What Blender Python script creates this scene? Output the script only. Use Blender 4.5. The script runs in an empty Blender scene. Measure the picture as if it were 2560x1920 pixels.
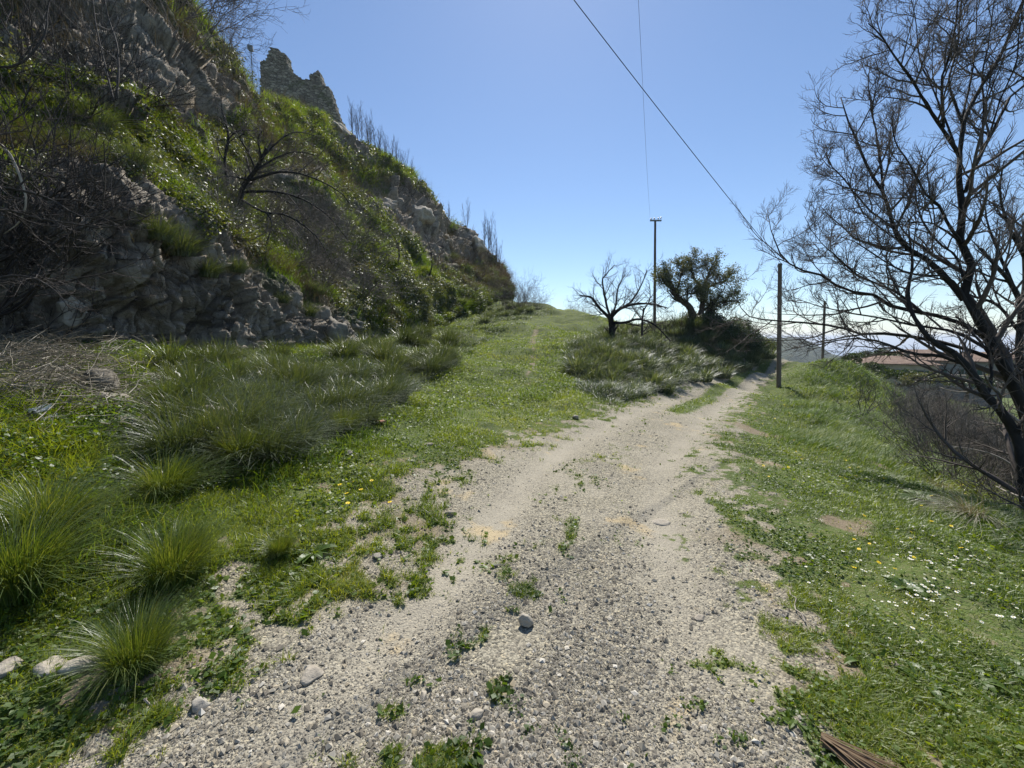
import bpy, math, random
import numpy as np
from mathutils import Vector
R = math.radians
D = bpy.data
scene = bpy.context.scene
COL = scene.collection

# ------------------------------------------------------------------ camera
F, CX, CY, PITCH = 961.0, 1280.0, 960.0, R(6.82)      # pixels of the 2560x1920 photograph
CAM = np.array([0.0, 0.0, 1.6])
cam = D.objects.new("camera", D.cameras.new("camera")); COL.objects.link(cam)
cam.location = CAM; cam.rotation_euler = (math.pi/2 - PITCH, 0, 0)
cam.data.sensor_width = 36; cam.data.lens = 36*F/2560; cam.data.clip_start = 0.05; cam.data.clip_end = 90000
scene.camera = cam
# ------------------------------------------------------------------ sky, sun, exposure
SUN_EL, SUN_AZ = R(51), R(6)                         # azimuth to the right of straight ahead (+Y)
w = D.worlds.new("World"); scene.world = w; w.use_nodes = True
nt = w.node_tree; nt.nodes.clear()
sky = nt.nodes.new("ShaderNodeTexSky"); sky.sky_type = 'NISHITA'; sky.sun_disc = False
sky.sun_elevation = SUN_EL; sky.sun_rotation = SUN_AZ; sky.air_density = 1.0; sky.dust_density = 0.15; sky.ozone_density = 4.0; sky.altitude = 250
bg = nt.nodes.new("ShaderNodeBackground"); bg.inputs[1].default_value = 0.084
wo = nt.nodes.new("ShaderNodeOutputWorld")
nt.links.new(sky.outputs[0], bg.inputs[0]); nt.links.new(bg.outputs[0], wo.inputs[0])
sl = D.lights.new("sun", 'SUN'); sl.energy = 4.3; sl.angle = R(0.5); sl.color = (1.0, 0.955, 0.88)
so = D.objects.new("sun", sl); COL.objects.link(so)
sd = Vector((math.sin(SUN_AZ)*math.cos(SUN_EL), math.cos(SUN_AZ)*math.cos(SUN_EL), math.sin(SUN_EL)))
so.rotation_euler = sd.to_track_quat('Z', 'Y').to_euler(); so.location = (0, 0, 40)
vs = scene.view_settings; vs.view_transform = 'Standard'; vs.look = 'None'; vs.gamma = 1; vs.use_curve_mapping = False
vs.exposure = 0.72

HAZE = 0.00016
# ------------------------------------------------------------------ maths helpers
cp, sp = math.cos(PITCH), math.sin(PITCH)
def P(u, v, d):
    a = (u-CX)/F; b = (CY-v)/F
    return np.array([a*d, d*(cp+b*sp), CAM[2]+d*(-sp+b*cp)])
def project(p):
    q = p-CAM; d = q[..., 1]*cp-q[..., 2]*sp; up = q[..., 1]*sp+q[..., 2]*cp
    d = np.where(d < 0.05, 0.05, d)
    return CX+q[..., 0]/d*F, CY-up/d*F, d
def h3(i, j, k, s=0):
    n = (i.astype(np.int64)*374761393+j.astype(np.int64)*668265263+k.astype(np.int64)*2147483647+s*1274126177) & 0xffffffff
    n = ((n ^ (n >> 13))*1274126177) & 0xffffffff
    n = ((n ^ (n >> 16))*2246822519) & 0xffffffff
    return ((n ^ (n >> 15)) & 0xffffff)/float(0xffffff)
def vnoise(p, s=0):
    f = np.floor(p); t = p-f; t = t*t*(3-2*t); f = f.astype(np.int64)
    o = 0
    for a in (0, 1):
        wa = t[..., 0] if a else 1-t[..., 0]
        for b in (0, 1):
            wb = t[..., 1] if b else 1-t[..., 1]
            for c in (0, 1):
                wc = t[..., 2] if c else 1-t[..., 2]
                o = o+wa*wb*wc*h3(f[..., 0]+a, f[..., 1]+b, f[..., 2]+c, s)
    return o
def fbm(p, oct=4, s=0):
    o, a, tot = 0, 1.0, 0
    for k in range(oct):
        o = o+a*vnoise(p*(2**k)+17.3*k, s+k); tot += a; a *= .5
    return o/tot
def worley(p, s=0):
    f = np.floor(p).astype(np.int64); F1 = np.full(p.shape[:-1], 9.); F2 = F1.copy(); cid = np.zeros(p.shape[:-1])
    for a in (-1, 0, 1):
        for b in (-1, 0, 1):
            for c in (-1, 0, 1):
                i, j, k = f[..., 0]+a, f[..., 1]+b, f[..., 2]+c
                q = np.stack([i+h3(i, j, k, s), j+h3(i, j, k, s+1), k+h3(i, j, k, s+2)], -1)
                dd = np.sqrt(((q-p)**2).sum(-1)); r = h3(i, j, k, s+3)
                n = dd < F1
                F2 = np.where(n, F1, np.minimum(F2, dd)); cid = np.where(n, r, cid); F1 = np.where(n, dd, F1)
    return F1, F2, cid
def facets(p, s=0, tilt=.9):
    """height of randomly tilted planes, one per cell: broken rock faces"""
    f = np.floor(p).astype(np.int64); F1 = np.full(p.shape[:-1], 9.); hgt = np.zeros(p.shape[:-1])
    for a in (-1, 0, 1):
        for b in (-1, 0, 1):
            for c in (-1, 0, 1):
                i, j, k = f[..., 0]+a, f[..., 1]+b, f[..., 2]+c
                q = p-np.stack([i+h3(i, j, k, s), j+h3(i, j, k, s+1), k+h3(i, j, k, s+2)], -1); dd = (q**2).sum(-1)
                pl = (h3(i, j, k, s+3)-.5)+tilt*(q[..., 0]*(h3(i, j, k, s+4)-.5)+q[..., 1]*(h3(i, j, k, s+5)-.5)+q[..., 2]*(h3(i, j, k, s+6)-.5)*2)
                n = dd < F1; hgt = np.where(n, pl, hgt); F1 = np.where(n, dd, F1)
    return hgt
def sst(a, b, x):
    t = np.clip((x-a)/(b-a), 0, 1); return t*t*(3-2*t)
def nrm(v): return v/np.maximum(np.linalg.norm(v, axis=-1, keepdims=True), 1e-9)

# ------------------------------------------------------------------ mesh helpers
def mesh(name, V, faces, mats=(), tint=None, smooth=False, attrs=None):
    """faces: list of int arrays (M,k)"""
    me = D.meshes.new(name); V = np.asarray(V, np.float32).reshape(-1, 3)
    fl = [np.asarray(f, np.int32) for f in faces if len(f)]
    me.vertices.add(len(V)); me.vertices.foreach_set("co", V.ravel())
    nl = sum(f.size for f in fl); npoly = sum(len(f) for f in fl)
    me.loops.add(nl); me.polygons.add(npoly)
    me.loops.foreach_set("vertex_index", np.concatenate([f.ravel() for f in fl]))
    tot = np.concatenate([np.full(len(f), f.shape[1], np.int32) for f in fl])
    me.polygons.foreach_set("loop_start", np.concatenate([[0], np.cumsum(tot)[:-1]]).astype(np.int32))
    me.polygons.foreach_set("use_smooth", np.full(npoly, smooth))
    me.update(calc_edges=True)
    at = dict(attrs or {})
    if tint is not None: at["tint"] = tint
    for k, a in at.items():
        A = me.attributes.new(k, 'FLOAT', 'POINT'); A.data.foreach_set("value", np.asarray(a, np.float32).ravel())
    for m in (mats if isinstance(mats, (list, tuple)) else [mats]): me.materials.append(m)
    return me
def add(name, me, parent=None, loc=None, rot=None, sc=None):
    o = D.objects.new(name, me); COL.objects.link(o)
    if parent is not None: o.parent = parent
    if loc is not None: o.location = [float(c) for c in loc]
    if rot is not None: o.rotation_euler = rot
    if sc is not None: o.scale = (sc, sc, sc) if np.isscalar(sc) else sc
    return o
def tag(o, label=None, cat=None, group=None, kind=None):
    for k, v in (("label", label), ("category", cat), ("group", group), ("kind", kind)):
        if v: o[k] = v
    return o
class MB:
    """collects pieces into one mesh"""
    def __init__(s): s.V = []; s.F = {}; s.T = []; s.n = 0
    def put(s, V, faces, t=0.5):
        V = np.asarray(V, float).reshape(-1, 3)
        for f in faces:
            f = np.asarray(f, int)
            if len(f): s.F.setdefault(f.shape[1], []).append(f+s.n)
        s.V.append(V); s.T.append(np.broadcast_to(np.asarray(t, float), (len(V),))); s.n += len(V)
        return s
    def box(s, c, h, rz=0, t=.5):
        c = np.array(c, float); h = np.array(h, float)
        V = np.array([[x, y, z] for x in (-1, 1) for y in (-1, 1) for z in (-1, 1)])*h
        cr, sr = math.cos(rz), math.sin(rz)
        V = np.stack([V[:, 0]*cr-V[:, 1]*sr, V[:, 0]*sr+V[:, 1]*cr, V[:, 2]], -1)+c
        return s.put(V, [np.array([[0, 1, 3, 2], [4, 6, 7, 5], [0, 4, 5, 1], [2, 3, 7, 6], [0, 2, 6, 4], [1, 5, 7, 3]])], t)
    def tube(s, pts, rad, sides=6, t=.5):
        V, Fq, Tt = tubes([(np.asarray(pts, float)[None], np.broadcast_to(np.asarray(rad, float), (len(pts),))[None])], sides, caps=True)
        return s.put(V, Fq, t)
    def arrays(s):
        return np.concatenate(s.V), [np.concatenate(f) for f in s.F.values()], np.concatenate(s.T)
    def mesh(s, name, mat, smooth=False):
        V, Fa, T = s.arrays(); return mesh(name, V, Fa, mat, T, smooth)
def tubes(batches, sides=4, caps=False, rng=None):
    VV, FF, TT = [], [], []; n0 = 0; FC = []
    for P_, R_ in batches:
        N, n, _ = P_.shape
        T = np.empty_like(P_); T[:, 1:-1] = P_[:, 2:]-P_[:, :-2]; T[:, 0] = P_[:, 1]-P_[:, 0]; T[:, -1] = P_[:, -1]-P_[:, -2]
        T = nrm(T); mean = nrm(P_[:, -1]-P_[:, 0])
        ref = np.where(np.abs(mean[:, 2:3]) > .7, np.array([[1., .2, 0]]), np.array([[.1, .2, 1.]]))
        U = nrm(np.cross(T, ref[:, None, :])); W = np.cross(T, U)
        a = np.arange(sides)*2*math.pi/sides
        ring = P_[:, :, None, :]+R_[:, :, None, None]*(np.cos(a)[None, None, :, None]*U[:, :, None, :]+np.sin(a)[None, None, :, None]*W[:, :, None, :])
        VV.append(ring.reshape(-1, 3)); TT.append(np.repeat((np.arange(N)*.6180339) % 1, n*sides))
        base = n0+np.arange(N)[:, None, None]*n*sides+np.arange(n-1)[None, :, None]*sides
        i = np.arange(sides)[None, None, :]; j = (i+1) % sides
        FF.append(np.stack([base+i, base+j, base+sides+j, base+sides+i], -1).reshape(-1, 4))
        if caps:
            for k in range(N):
                for e, rv in ((0, True), (n-1, False)):
                    c = n0+k*n*sides+e*sides+np.arange(sides); FC.append(c[::-1] if rv else c)
        n0 += N*n*sides
    out = [np.concatenate(FF)]
    if FC: out.append(np.array(FC))
    return np.concatenate(VV), out, np.concatenate(TT)
def resample(pts, n):
    pts = np.asarray(pts, float); L = np.concatenate([[0], np.cumsum(np.linalg.norm(np.diff(pts, axis=0), axis=1))])
    # catmull-rom through the points, evaluated at even arclength
    m = len(pts); q = np.vstack([2*pts[0]-pts[1], pts, 2*pts[-1]-pts[-2]]) if m > 1 else pts
    s = np.linspace(0, L[-1], n); out = []
    for x in s:
        i = min(np.searchsorted(L, x, 'right')-1, m-2); t = (x-L[i])/max(L[i+1]-L[i], 1e-9)
        p0, p1, p2, p3 = q[i], q[i+1], q[i+2], q[i+3]
        out.append(.5*((2*p1)+(-p0+p2)*t+(2*p0-5*p1+4*p2-p3)*t*t+(-p0+3*p1-3*p2+p3)*t**3))
    return np.array(out)
def spawn(par, rad, k, t0, t1, Lf, ang, up, wig, n2, rf, rng, tip=.0015, lmin=0., bias=None, sag=0.):
    N, n, _ = par.shape
    t = t0+(t1-t0)*(np.arange(k)[None]+rng.random((N, k)))/k
    x = t*(n-1); i = np.minimum(x.astype(int), n-2); f = (x-i)[..., None]
    rows = np.arange(N)[:, None]
    a, b = par[rows, i], par[rows, i+1]; pos = a+(b-a)*f; tan = nrm(b-a)
    r0 = (rad[rows, i]*(1-f[..., 0])+rad[rows, i+1]*f[..., 0])*rf
    pl = np.linalg.norm(np.diff(par, axis=1), axis=2).sum(1)[:, None]
    L = np.maximum(pl*Lf*(1-.5*t)*rng.uniform(.55, 1.25, (N, k)), lmin)
    perp = nrm(np.cross(rng.normal(size=(N, k, 3)), tan)); an = ang*rng.uniform(.7, 1.3, (N, k, 1))
    d = nrm(tan*np.cos(an)+perp*np.sin(an))
    M = N*k; pos = pos.reshape(M, 3); d = d.reshape(M, 3); L = L.reshape(M, 1); r0 = r0.reshape(M)
    out = np.empty((M, n2, 3)); out[:, 0] = pos; p = pos
    for j in range(1, n2):
        upv = np.array([0, 0, up/n2*1.0-sag*j/n2])
        d = nrm(d+upv+rng.normal(size=(M, 3))*wig+(0 if bias is None else np.array(bias)/n2))
        p = p+d*L/(n2-1); out[:, j] = p
    rr = r0[:, None]*np.linspace(1, .0, n2)[None]**.8+tip
    return out, rr

# ------------------------------------------------------------------ materials
def newmat(name):
    m = D.materials.new(name); m.use_nodes = True; m.node_tree.nodes.clear(); return m, NB(m.node_tree)
class NB:
    def __init__(s, t): s.t = t
    def n(s, ty, ins=None, **kw):
        x = s.t.nodes.new("ShaderNode"+ty)
        for k, v in kw.items(): setattr(x, k, v)
        for k, v in (ins or {}).items():
            if hasattr(v, 'is_output') : s.t.links.new(v, x.inputs[k])
            else: x.inputs[k].default_value = v
        return x
    def attr(s, name): return s.n("Attribute", attribute_name=name).outputs["Fac"]
    def pos(s): return s.n("NewGeometry").outputs["Position"]
    def noise(s, scale, detail=4, rough=.6, vec=None, dist=0):
        return s.n("TexNoise", {"Scale": scale, "Detail": detail, "Roughness": rough, "Distortion": dist, "Vector": vec if vec is not None else s.pos()}).outputs["Fac"]
    def vor(s, scale, vec=None, feature='F1', out="Distance"):
        return s.n("TexVoronoi", {"Scale": scale, "Vector": vec if vec is not None else s.pos()}, feature=feature).outputs[out]
    def ramp(s, fac, stops, interp='LINEAR'):
        x = s.n("ValToRGB", {"Fac": fac}); x.color_ramp.interpolation = interp; el = x.color_ramp.elements
        while len(el) < len(stops): el.new(.5)
        for e, (p_, c) in zip(el, stops):
            e.position = p_; e.color = (*c, 1) if len(c) == 3 else c
        return x.outputs[0]
    def mix(s, f, a, b, blend='MIX'):
        x = s.n("Mix", data_type='RGBA', blend_type=blend, clamp_factor=True)
        for i, v in ((0, f), (6, a), (7, b)):
            if hasattr(v, 'is_output'): s.t.links.new(v, x.inputs[i])
            else: x.inputs[i].default_value = (*v, 1) if isinstance(v, tuple) and len(v) == 3 else v
        return x.outputs[2]
    def math(s, op, a, b=0.5, c=None, clamp=False):
        x = s.n("Math", operation=op, use_clamp=clamp)
        for i, v in enumerate((a, b, c)):
            if v is None: continue
            if hasattr(v, 'is_output'): s.t.links.new(v, x.inputs[i])
            else: x.inputs[i].default_value = v
        return x.outputs[0]
    def mapr(s, v, a, b, c=0., d=1., smooth=True):
        return s.n("MapRange", {0: v, 1: a, 2: b, 3: c, 4: d}, interpolation_type='SMOOTHSTEP' if smooth else 'LINEAR').outputs[0]
    def bump(s, h, strength, dist, normal=None):
        ins = {"Height": h, "Strength": strength, "Distance": dist}
        if normal is not None: ins["Normal"] = normal
        return s.n("Bump", ins).outputs[0]
    def bsdf(s, color, rough=.9, normal=None, spec=.3, metal=0.):
        ins = {"Base Color": color if hasattr(color, 'is_output') else (*color, 1), "Roughness": rough, "Specular IOR Level": spec, "Metallic": metal}
        if normal is not None: ins["Normal"] = normal
        return s.n("BsdfPrincipled", ins).outputs[0]
    def out(s, sh): s.t.links.new(sh, s.n("OutputMaterial").inputs[0])
def leafmat(name, stops, trans=.45, gloss=.06, rough=.5, scale=1.5, nv=.35, fg=.06):
    """foliage: diffuse + light coming through the blade + waxy sheen"""
    m, b = newmat(name)
    f = b.math('ADD', b.math('MULTIPLY', b.attr("tint"), 1-nv), b.math('MULTIPLY', b.noise(scale, 3), nv))
    c = b.ramp(f, stops)
    d = b.n("BsdfDiffuse", {"Color": c}).outputs[0]
    tc = b.mix(1.0, c, (2.9, 2.35, .75), 'MULTIPLY')
    t = b.n("BsdfTranslucent", {"Color": tc}).outputs[0]
    g = b.n("BsdfGlossy", {"Color": (1, 1, 1, 1), "Roughness": rough}).outputs[0]
    x = b.n("MixShader", {0: trans, 1: d, 2: t}).outputs[0]
    fr = b.n("LayerWeight", {"Blend": .25}).outputs["Fresnel"]
    gf = b.math('ADD', b.math('MULTIPLY', fr, fg), gloss*.36)
    b.out(b.n("MixShader", {0: gf, 1: x, 2: g}).outputs[0]); return m
M = {}
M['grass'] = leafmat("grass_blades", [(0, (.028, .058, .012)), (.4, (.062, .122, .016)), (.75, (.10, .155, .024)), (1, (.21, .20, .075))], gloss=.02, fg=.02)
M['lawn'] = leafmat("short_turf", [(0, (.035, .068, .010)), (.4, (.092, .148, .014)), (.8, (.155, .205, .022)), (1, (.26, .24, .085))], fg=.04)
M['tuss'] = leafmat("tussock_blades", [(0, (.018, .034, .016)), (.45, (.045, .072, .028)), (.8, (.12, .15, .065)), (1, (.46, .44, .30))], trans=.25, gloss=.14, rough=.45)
M['tussnear'] = leafmat("fresh_tussock_blades", [(0, (.024, .048, .012)), (.45, (.058, .10, .018)), (.8, (.13, .17, .038)), (1, (.42, .39, .2))], trans=.3, gloss=.10, rough=.42)
M['bluetuss'] = leafmat("bank_tussock_blades", [(0, (.025, .042, .025)), (.5, (.055, .088, .056)), (.85, (.135, .175, .115)), (1, (.32, .30, .20))], trans=.3, gloss=.09, rough=.5)
M['herb'] = leafmat("herb_leaves", [(0, (.022, .048, .010)), (.5, (.066, .118, .016)), (1, (.15, .205, .03))], trans=.42, gloss=.035, rough=.5, fg=.03)
M['scrub'] = leafmat("scrub_leaves", [(0, (.03, .052, .015)), (.5, (.075, .11, .026)), (1, (.16, .185, .055))], trans=.35)
M['stalk'] = leafmat("dead_stalk", [(0, (.055, .048, .042)), (.5, (.10, .088, .074)), (1, (.20, .18, .15))], trans=.1, gloss=.02)
M['scrub2'] = leafmat("cushion_scrub_leaves", [(0, (.032, .046, .022)), (.5, (.065, .088, .035)), (.8, (.12, .13, .065)), (1, (.2, .175, .11))], trans=.28)
M['olive'] = leafmat("dark_leaves", [(0, (.038, .05, .026)), (.5, (.085, .105, .05)), (1, (.17, .175, .10))], trans=.22)
M['ivy'] = leafmat("ivy_leaves", [(0, (.012, .026, .010)), (.6, (.03, .055, .018)), (1, (.09, .13, .03))], trans=.25)
M['straw'] = leafmat("dry_straw", [(0, (.15, .13, .09)), (.5, (.26, .235, .17)), (1, (.42, .39, .30))], trans=.1)
M['drywood'] = leafmat("brown_stalks", [(0, (.10, .06, .035)), (.5, (.24, .16, .09)), (1, (.42, .31, .19))], trans=.05)
M['brush'] = leafmat("dry_brush", [(0, (.11, .095, .07)), (.5, (.20, .175, .13)), (1, (.34, .30, .22))], trans=.1)
def barkmat(name, c0, c1, c2, sc=14, amt=.012):
    m, b = newmat(name)
    v = b.n("Mapping", {"Vector": b.pos(), "Scale": (1, 1, .35)}).outputs[0]
    n = b.noise(sc, 6, .65, v); n2 = b.noise(2.3, 3)
    c = b.ramp(b.math('ADD', b.math('MULTIPLY', n, .6), b.math('MULTIPLY', n2, .4)), [(.3, c0), (.55, c1), (.75, c2)])
    b.out(b.bsdf(c, .85, b.bump(b.vor(sc*1.4, v), .8, amt))); return m
M['bark'] = barkmat("charred_bark", (.010, .0095, .0095), (.026, .023, .021), (.075, .065, .056))
M['twig'] = barkmat("grey_twigs", (.05, .041, .037), (.105, .088, .078), (.20, .172, .15), 5, .003)
M['twiggrey'] = barkmat("weathered_twigs", (.075, .066, .057), (.15, .134, .113), (.27, .245, .21), 5, .003)
M['twigdark'] = barkmat("burnt_twigs", (.018, .015, .014), (.05, .042, .038), (.12, .10, .09), 5, .003)
M['twigpale'] = barkmat("pale_dead_wood", (.20, .17, .14), (.36, .32, .27), (.5, .46, .40), 5, .003)
M['brownbark'] = barkmat("brown_bark", (.04, .03, .022), (.10, .08, .06), (.2, .17, .13), 10, .01)
def simple(name, c, rough=.6, metal=0., nz=8, amt=.25, bumpd=.003):
    m, b = newmat(name); n = b.noise(nz, 5)
    cc = b.ramp(n, [(.3, tuple(x*(1-amt) for x in c)), (.7, tuple(min(1, x*(1+amt)) for x in c))])
    b.out(b.bsdf(cc, rough, b.bump(n, .4, bumpd), metal=metal)); return m
M['pole'] = simple("weathered_pole_wood", (.15, .12, .09), .85, nz=25)
M['steel'] = simple("galvanised_steel", (.20, .21, .22), .5, .3)
M['black'] = simple("black_cable", (.02, .02, .022), .6)
M['ceramic'] = simple("white_ceramic", (.6, .58, .55), .3)
M['petal'] = simple("white_petals", (.75, .75, .72), .6)
M['yellow'] = simple("yellow_petals", (.75, .55, .02), .6)
M['rust'] = simple("fired_clay", (.33, .17, .12), .9)
M['litter'] = simple("crumpled_white_plastic", (.6, .6, .6), .4, nz=20)
def rockmat(name, tintc=(1, 1, 1), sc=1.0):
    m, b = newmat(name); p = b.pos()
    n1 = b.noise(1.1*sc, 8, .62, p, .3); n2 = b.noise(9*sc, 6, .7, p)
    st = b.noise(2.2*sc, 6, .6, b.n("Mapping", {"Vector": p, "Scale": (.5, .5, 3.2), "Rotation": (.5, .3, 0)}).outputs[0])
    f = b.math('ADD', b.math('MULTIPLY', n1, .5), b.math('ADD', b.math('MULTIPLY', n2, .25), b.math('MULTIPLY', st, .25)))
    c = b.ramp(f, [(.32, (.13*tintc[0], .115*tintc[1], .095*tintc[2])), (.46, (.29*tintc[0], .255*tintc[1], .205*tintc[2])), (.6, (.42*tintc[0], .38*tintc[1], .31*tintc[2])), (.75, (.54, .50, .42))])
    h = b.math('ADD', b.math('MULTIPLY', n2, .35), b.math('ADD', st, b.math('MULTIPLY', n1, .8)))
    b.out(b.bsdf(c, .92, b.bump(h, .9, .08/sc), .2)); return m
M['rock'] = rockmat("loose_rock", sc=3)
M['darkrock'] = rockmat("dark_rock", (.6, .6, .6), 3)
M['stone'] = rockmat("grey_pebble", (.9, .92, .95), 9)

# terrain: soil, gravel, leaf litter under the grass, rock on the hill
def groundmat():
    m, b = newmat("ground_surface"); p = b.pos()
    road, green, track = b.attr("road"), b.attr("green"), b.attr("track")
    big = b.noise(.9, 5, .6, p); fine = b.noise(30, 5, .7, p)
    soil = b.ramp(b.math('ADD', b.math('MULTIPLY', big, .5), b.math('MULTIPLY', fine, .5)), [(.35, (.13, .10, .065)), (.55, (.23, .185, .125)), (.7, (.34, .285, .20))])
    # gravel: two sizes of pebble
    wv = b.n("VectorMath", {0: p, 1: b.n("VectorMath", {0: b.n("TexNoise", {"Scale": 40, "Vector": p}).outputs["Color"], "Scale": .012}, operation='SCALE').outputs[0]}, operation='ADD').outputs[0]
    vc1 = b.vor(95, wv, out="Color"); vd1 = b.vor(95, wv); vc2 = b.vor(46, wv, out="Color"); vd2 = b.vor(46, wv)
    def pebble(vc):
        x = b.n("SeparateColor", {0: vc}).outputs[0]
        return b.ramp(x, [(0, (.075, .072, .063)), (.3, (.185, .172, .145)), (.6, (.275, .258, .216)), (.85, (.38, .36, .30)), (1, (.45, .40, .30))])
    g = b.mix(b.mapr(vd2, .30, .42), pebble(vc2), pebble(vc1))
    dust = b.ramp(b.noise(2.2, 5, .65, p), [(.35, (.295, .265, .21)), (.65, (.36, .325, .255))])
    dm = b.math('MULTIPLY', b.mapr(b.noise(1.3, 6, .62, p), .44, .62), .55)
    dm = b.math('MAXIMUM', dm, b.math('MULTIPLY', track, .85))
    dmx = b.math('MULTIPLY', dm, b.mapr(fine, .25, .6, .55, 1.0))
    gravel = b.mix(dmx, b.mix(1.0, g, (.98, .95, .86), 'MULTIPLY'), dust)
    ochre = b.math('MULTIPLY', b.mapr(b.noise(1.7, 4, .6, b.n("Mapping", {"Vector": p, "Location": (7, 3, 0)}).outputs[0]), .60, .70), .5)
    gravel = b.mix(ochre, gravel, (.50, .375, .19))
    gp = b.mix(b.mapr(b.noise(2.5, 5, .6, p), .35, .65), (.05, .085, .016), (.085, .125, .025))
    gcol = b.mix(b.mapr(fine, .35, .75, .0, .5), gp, soil)
    n3 = b.noise(7, 6, .7, p)
    gm = b.mapr(b.math('ADD', green, b.math('ADD', b.math('MULTIPLY', b.math('SUBTRACT', n3, .5), .9), b.math('MULTIPLY', b.math('SUBTRACT', fine, .5), 1.3))), .42, .72)
    c = b.mix(road, soil, gravel); c = b.mix(gm, c, gcol)
    # far wooded land turns dark
    h = b.math('ADD', b.math('MULTIPLY', b.math('SUBTRACT', 1, vd2), b.math('MULTIPLY', b.math('SUBTRACT', 1, dmx), .6)), b.math('MULTIPLY', b.math('SUBTRACT', 1, vd1), .35))
    h = b.math('ADD', h, b.math('MULTIPLY', fine, .4))
    b.out(b.bsdf(c, .95, b.bump(h, .9, .018), .2)); return m
M['ground'] = groundmat()
def hillmat():
    m, b = newmat("hillside_surface"); p = b.pos()
    rk, sc = b.attr("rock"), b.attr("crack")
    n1 = b.noise(.8, 8, .62, p, .4); n2 = b.noise(6, 8, .7, p)
    st = b.noise(1.6, 6, .62, b.n("Mapping", {"Vector": p, "Scale": (.6, .6, 2.6), "Rotation": (.45, .35, 0)}).outputs[0])
    f = b.math('ADD', b.math('MULTIPLY', n1, .45), b.math('ADD', b.math('MULTIPLY', n2, .3), b.math('MULTIPLY', st, .25)))
    rc = b.ramp(f, [(.32, (.13, .112, .09)), (.45, (.28, .243, .195)), (.58, (.41, .36, .29)), (.72, (.56, .50, .41))])
    cw = b.n('VectorMath', {0: p, 1: b.n('VectorMath', {0: b.n('TexNoise', {'Scale': 1.5, 'Detail': 5, 'Vector': p}).outputs['Color'], 'Scale': .9}, operation='SCALE').outputs[0]}, operation='ADD').outputs[0]
    ck = b.mapr(b.vor(1.7, b.n('Mapping', {'Vector': cw, 'Scale': (1, 1, .55)}).outputs[0], 'DISTANCE_TO_EDGE'), 0, .05)
    rc = b.mix(b.math('MULTIPLY', b.math('SUBTRACT', 1, ck), .22), rc, (.08, .07, .06))
    rc = b.mix(b.math('MULTIPLY', b.mapr(b.noise(.35, 4), .5, .7), .35), rc, (.36, .27, .16))
    rc = b.mix(b.math('MULTIPLY', sc, .75), rc, (.07, .06, .05))
    soil = b.ramp(b.noise(3, 7, .7, p), [(.35, (.085, .075, .058)), (.5, (.15, .135, .10)), (.7, (.24, .215, .165))])
    gr = b.ramp(b.noise(5, 7, .75, p), [(.3, (.035, .055, .016)), (.55, (.07, .10, .025)), (.75, (.14, .15, .05))])
    s = b.mix(b.mapr(b.noise(1.1, 6, .7, p), .36, .60), soil, gr)
    fm = b.mapr(b.math('ADD', rk, b.math('MULTIPLY', b.math('SUBTRACT', b.noise(2.2, 8, .7, p), .5), 1.1)), .42, .58)
    c = b.mix(fm, s, rc)
    h = b.math('ADD', b.math('ADD', b.math('MULTIPLY', n2, .7), st), b.math('MULTIPLY', ck, .12))
    b.out(b.bsdf(c, .93, b.bump(h, 1.0, .25), .2)); return m
M['hill'] = hillmat()

# ------------------------------------------------------------------ ground height field
rng = np.random.default_rng(7)
CTRL = np.array([
 (0,0,0),(0,2,0),(0,-5,0),(.5,4,-.02),(2,6.2,-.12),(4.3,10,-.3),(7,14,-.52),(10.7,18.8,-.74),(15.4,24,-.62),(20.7,28.6,-.4),(27,37,-1.6),(45,60,-6),
 (-2,1.5,.12),(-3,3,.42),(-5,3,1.0),(-5.5,6,1.15),(-6.5,8,1.22),(-6.7,12,1.3),(-6.8,18,1.35),(-6.5,30,2.1),(-5,45,4),(-2,62,7),
 (-3,8,.5),(-2,12,.55),(0,8,.02),(0,15,.6),(1.2,22,1.5),(2.5,33,3.0),(4,43,4.5),(6,52,5.6),(10,80,3),(-4,1,.5),
 (5.2,20,1.5),(10.2,28,1.9),(12.7,26,2.7),(14.6,26.6,2.3),(17.6,28,1.1),(12,32,2.7),(8,36,3.4),(9,42,3.9),(14,46,1),(22,40,-1.6),
 (8.0,19.8,.75),(12.3,24.4,1.5),(17.4,27.2,.8),(3,14,.25),(5.2,16,.5),(2,10,.0),
 (3,2,-.05),(4,4,-.12),(5,7,-.35),(6.5,4,-.75),(6,2,-.5),(8,9,-.75),(10,14,-.75),(13.3,18.8,-.79),(17.4,22,.2),(19.6,22.4,.0),(16,18,-1.1),
 (13,11,-2.0),(10,6,-1.8),(20,18,-2.8),(30,26,-4.8),(60,58,-7),(90,90,-16),(25,30,-.9),(12,0,-2),(8,-5,-1),(-8,-8,.5),(0,-20,0),(20,-20,-3),
 (-20,0,0),(-20,20,0),(-20,60,3),(100,40,-16),(45,120,-16),(0,130,-2),(-60,60,3)], float)
def _phi(r2): return .5*r2*np.log(r2+1e-9)
def _tps():
    X = CTRL[:, :2]; n = len(X); d2 = ((X[:, None]-X[None])**2).sum(-1)
    A = np.zeros((n+3, n+3)); A[:n, :n] = _phi(d2)+np.eye(n)*.6; Q = np.c_[np.ones(n), X]; A[:n, n:] = Q; A[n:, :n] = Q.T
    return np.linalg.solve(A, np.r_[CTRL[:, 2], 0, 0, 0])
_W = _tps()
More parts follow.
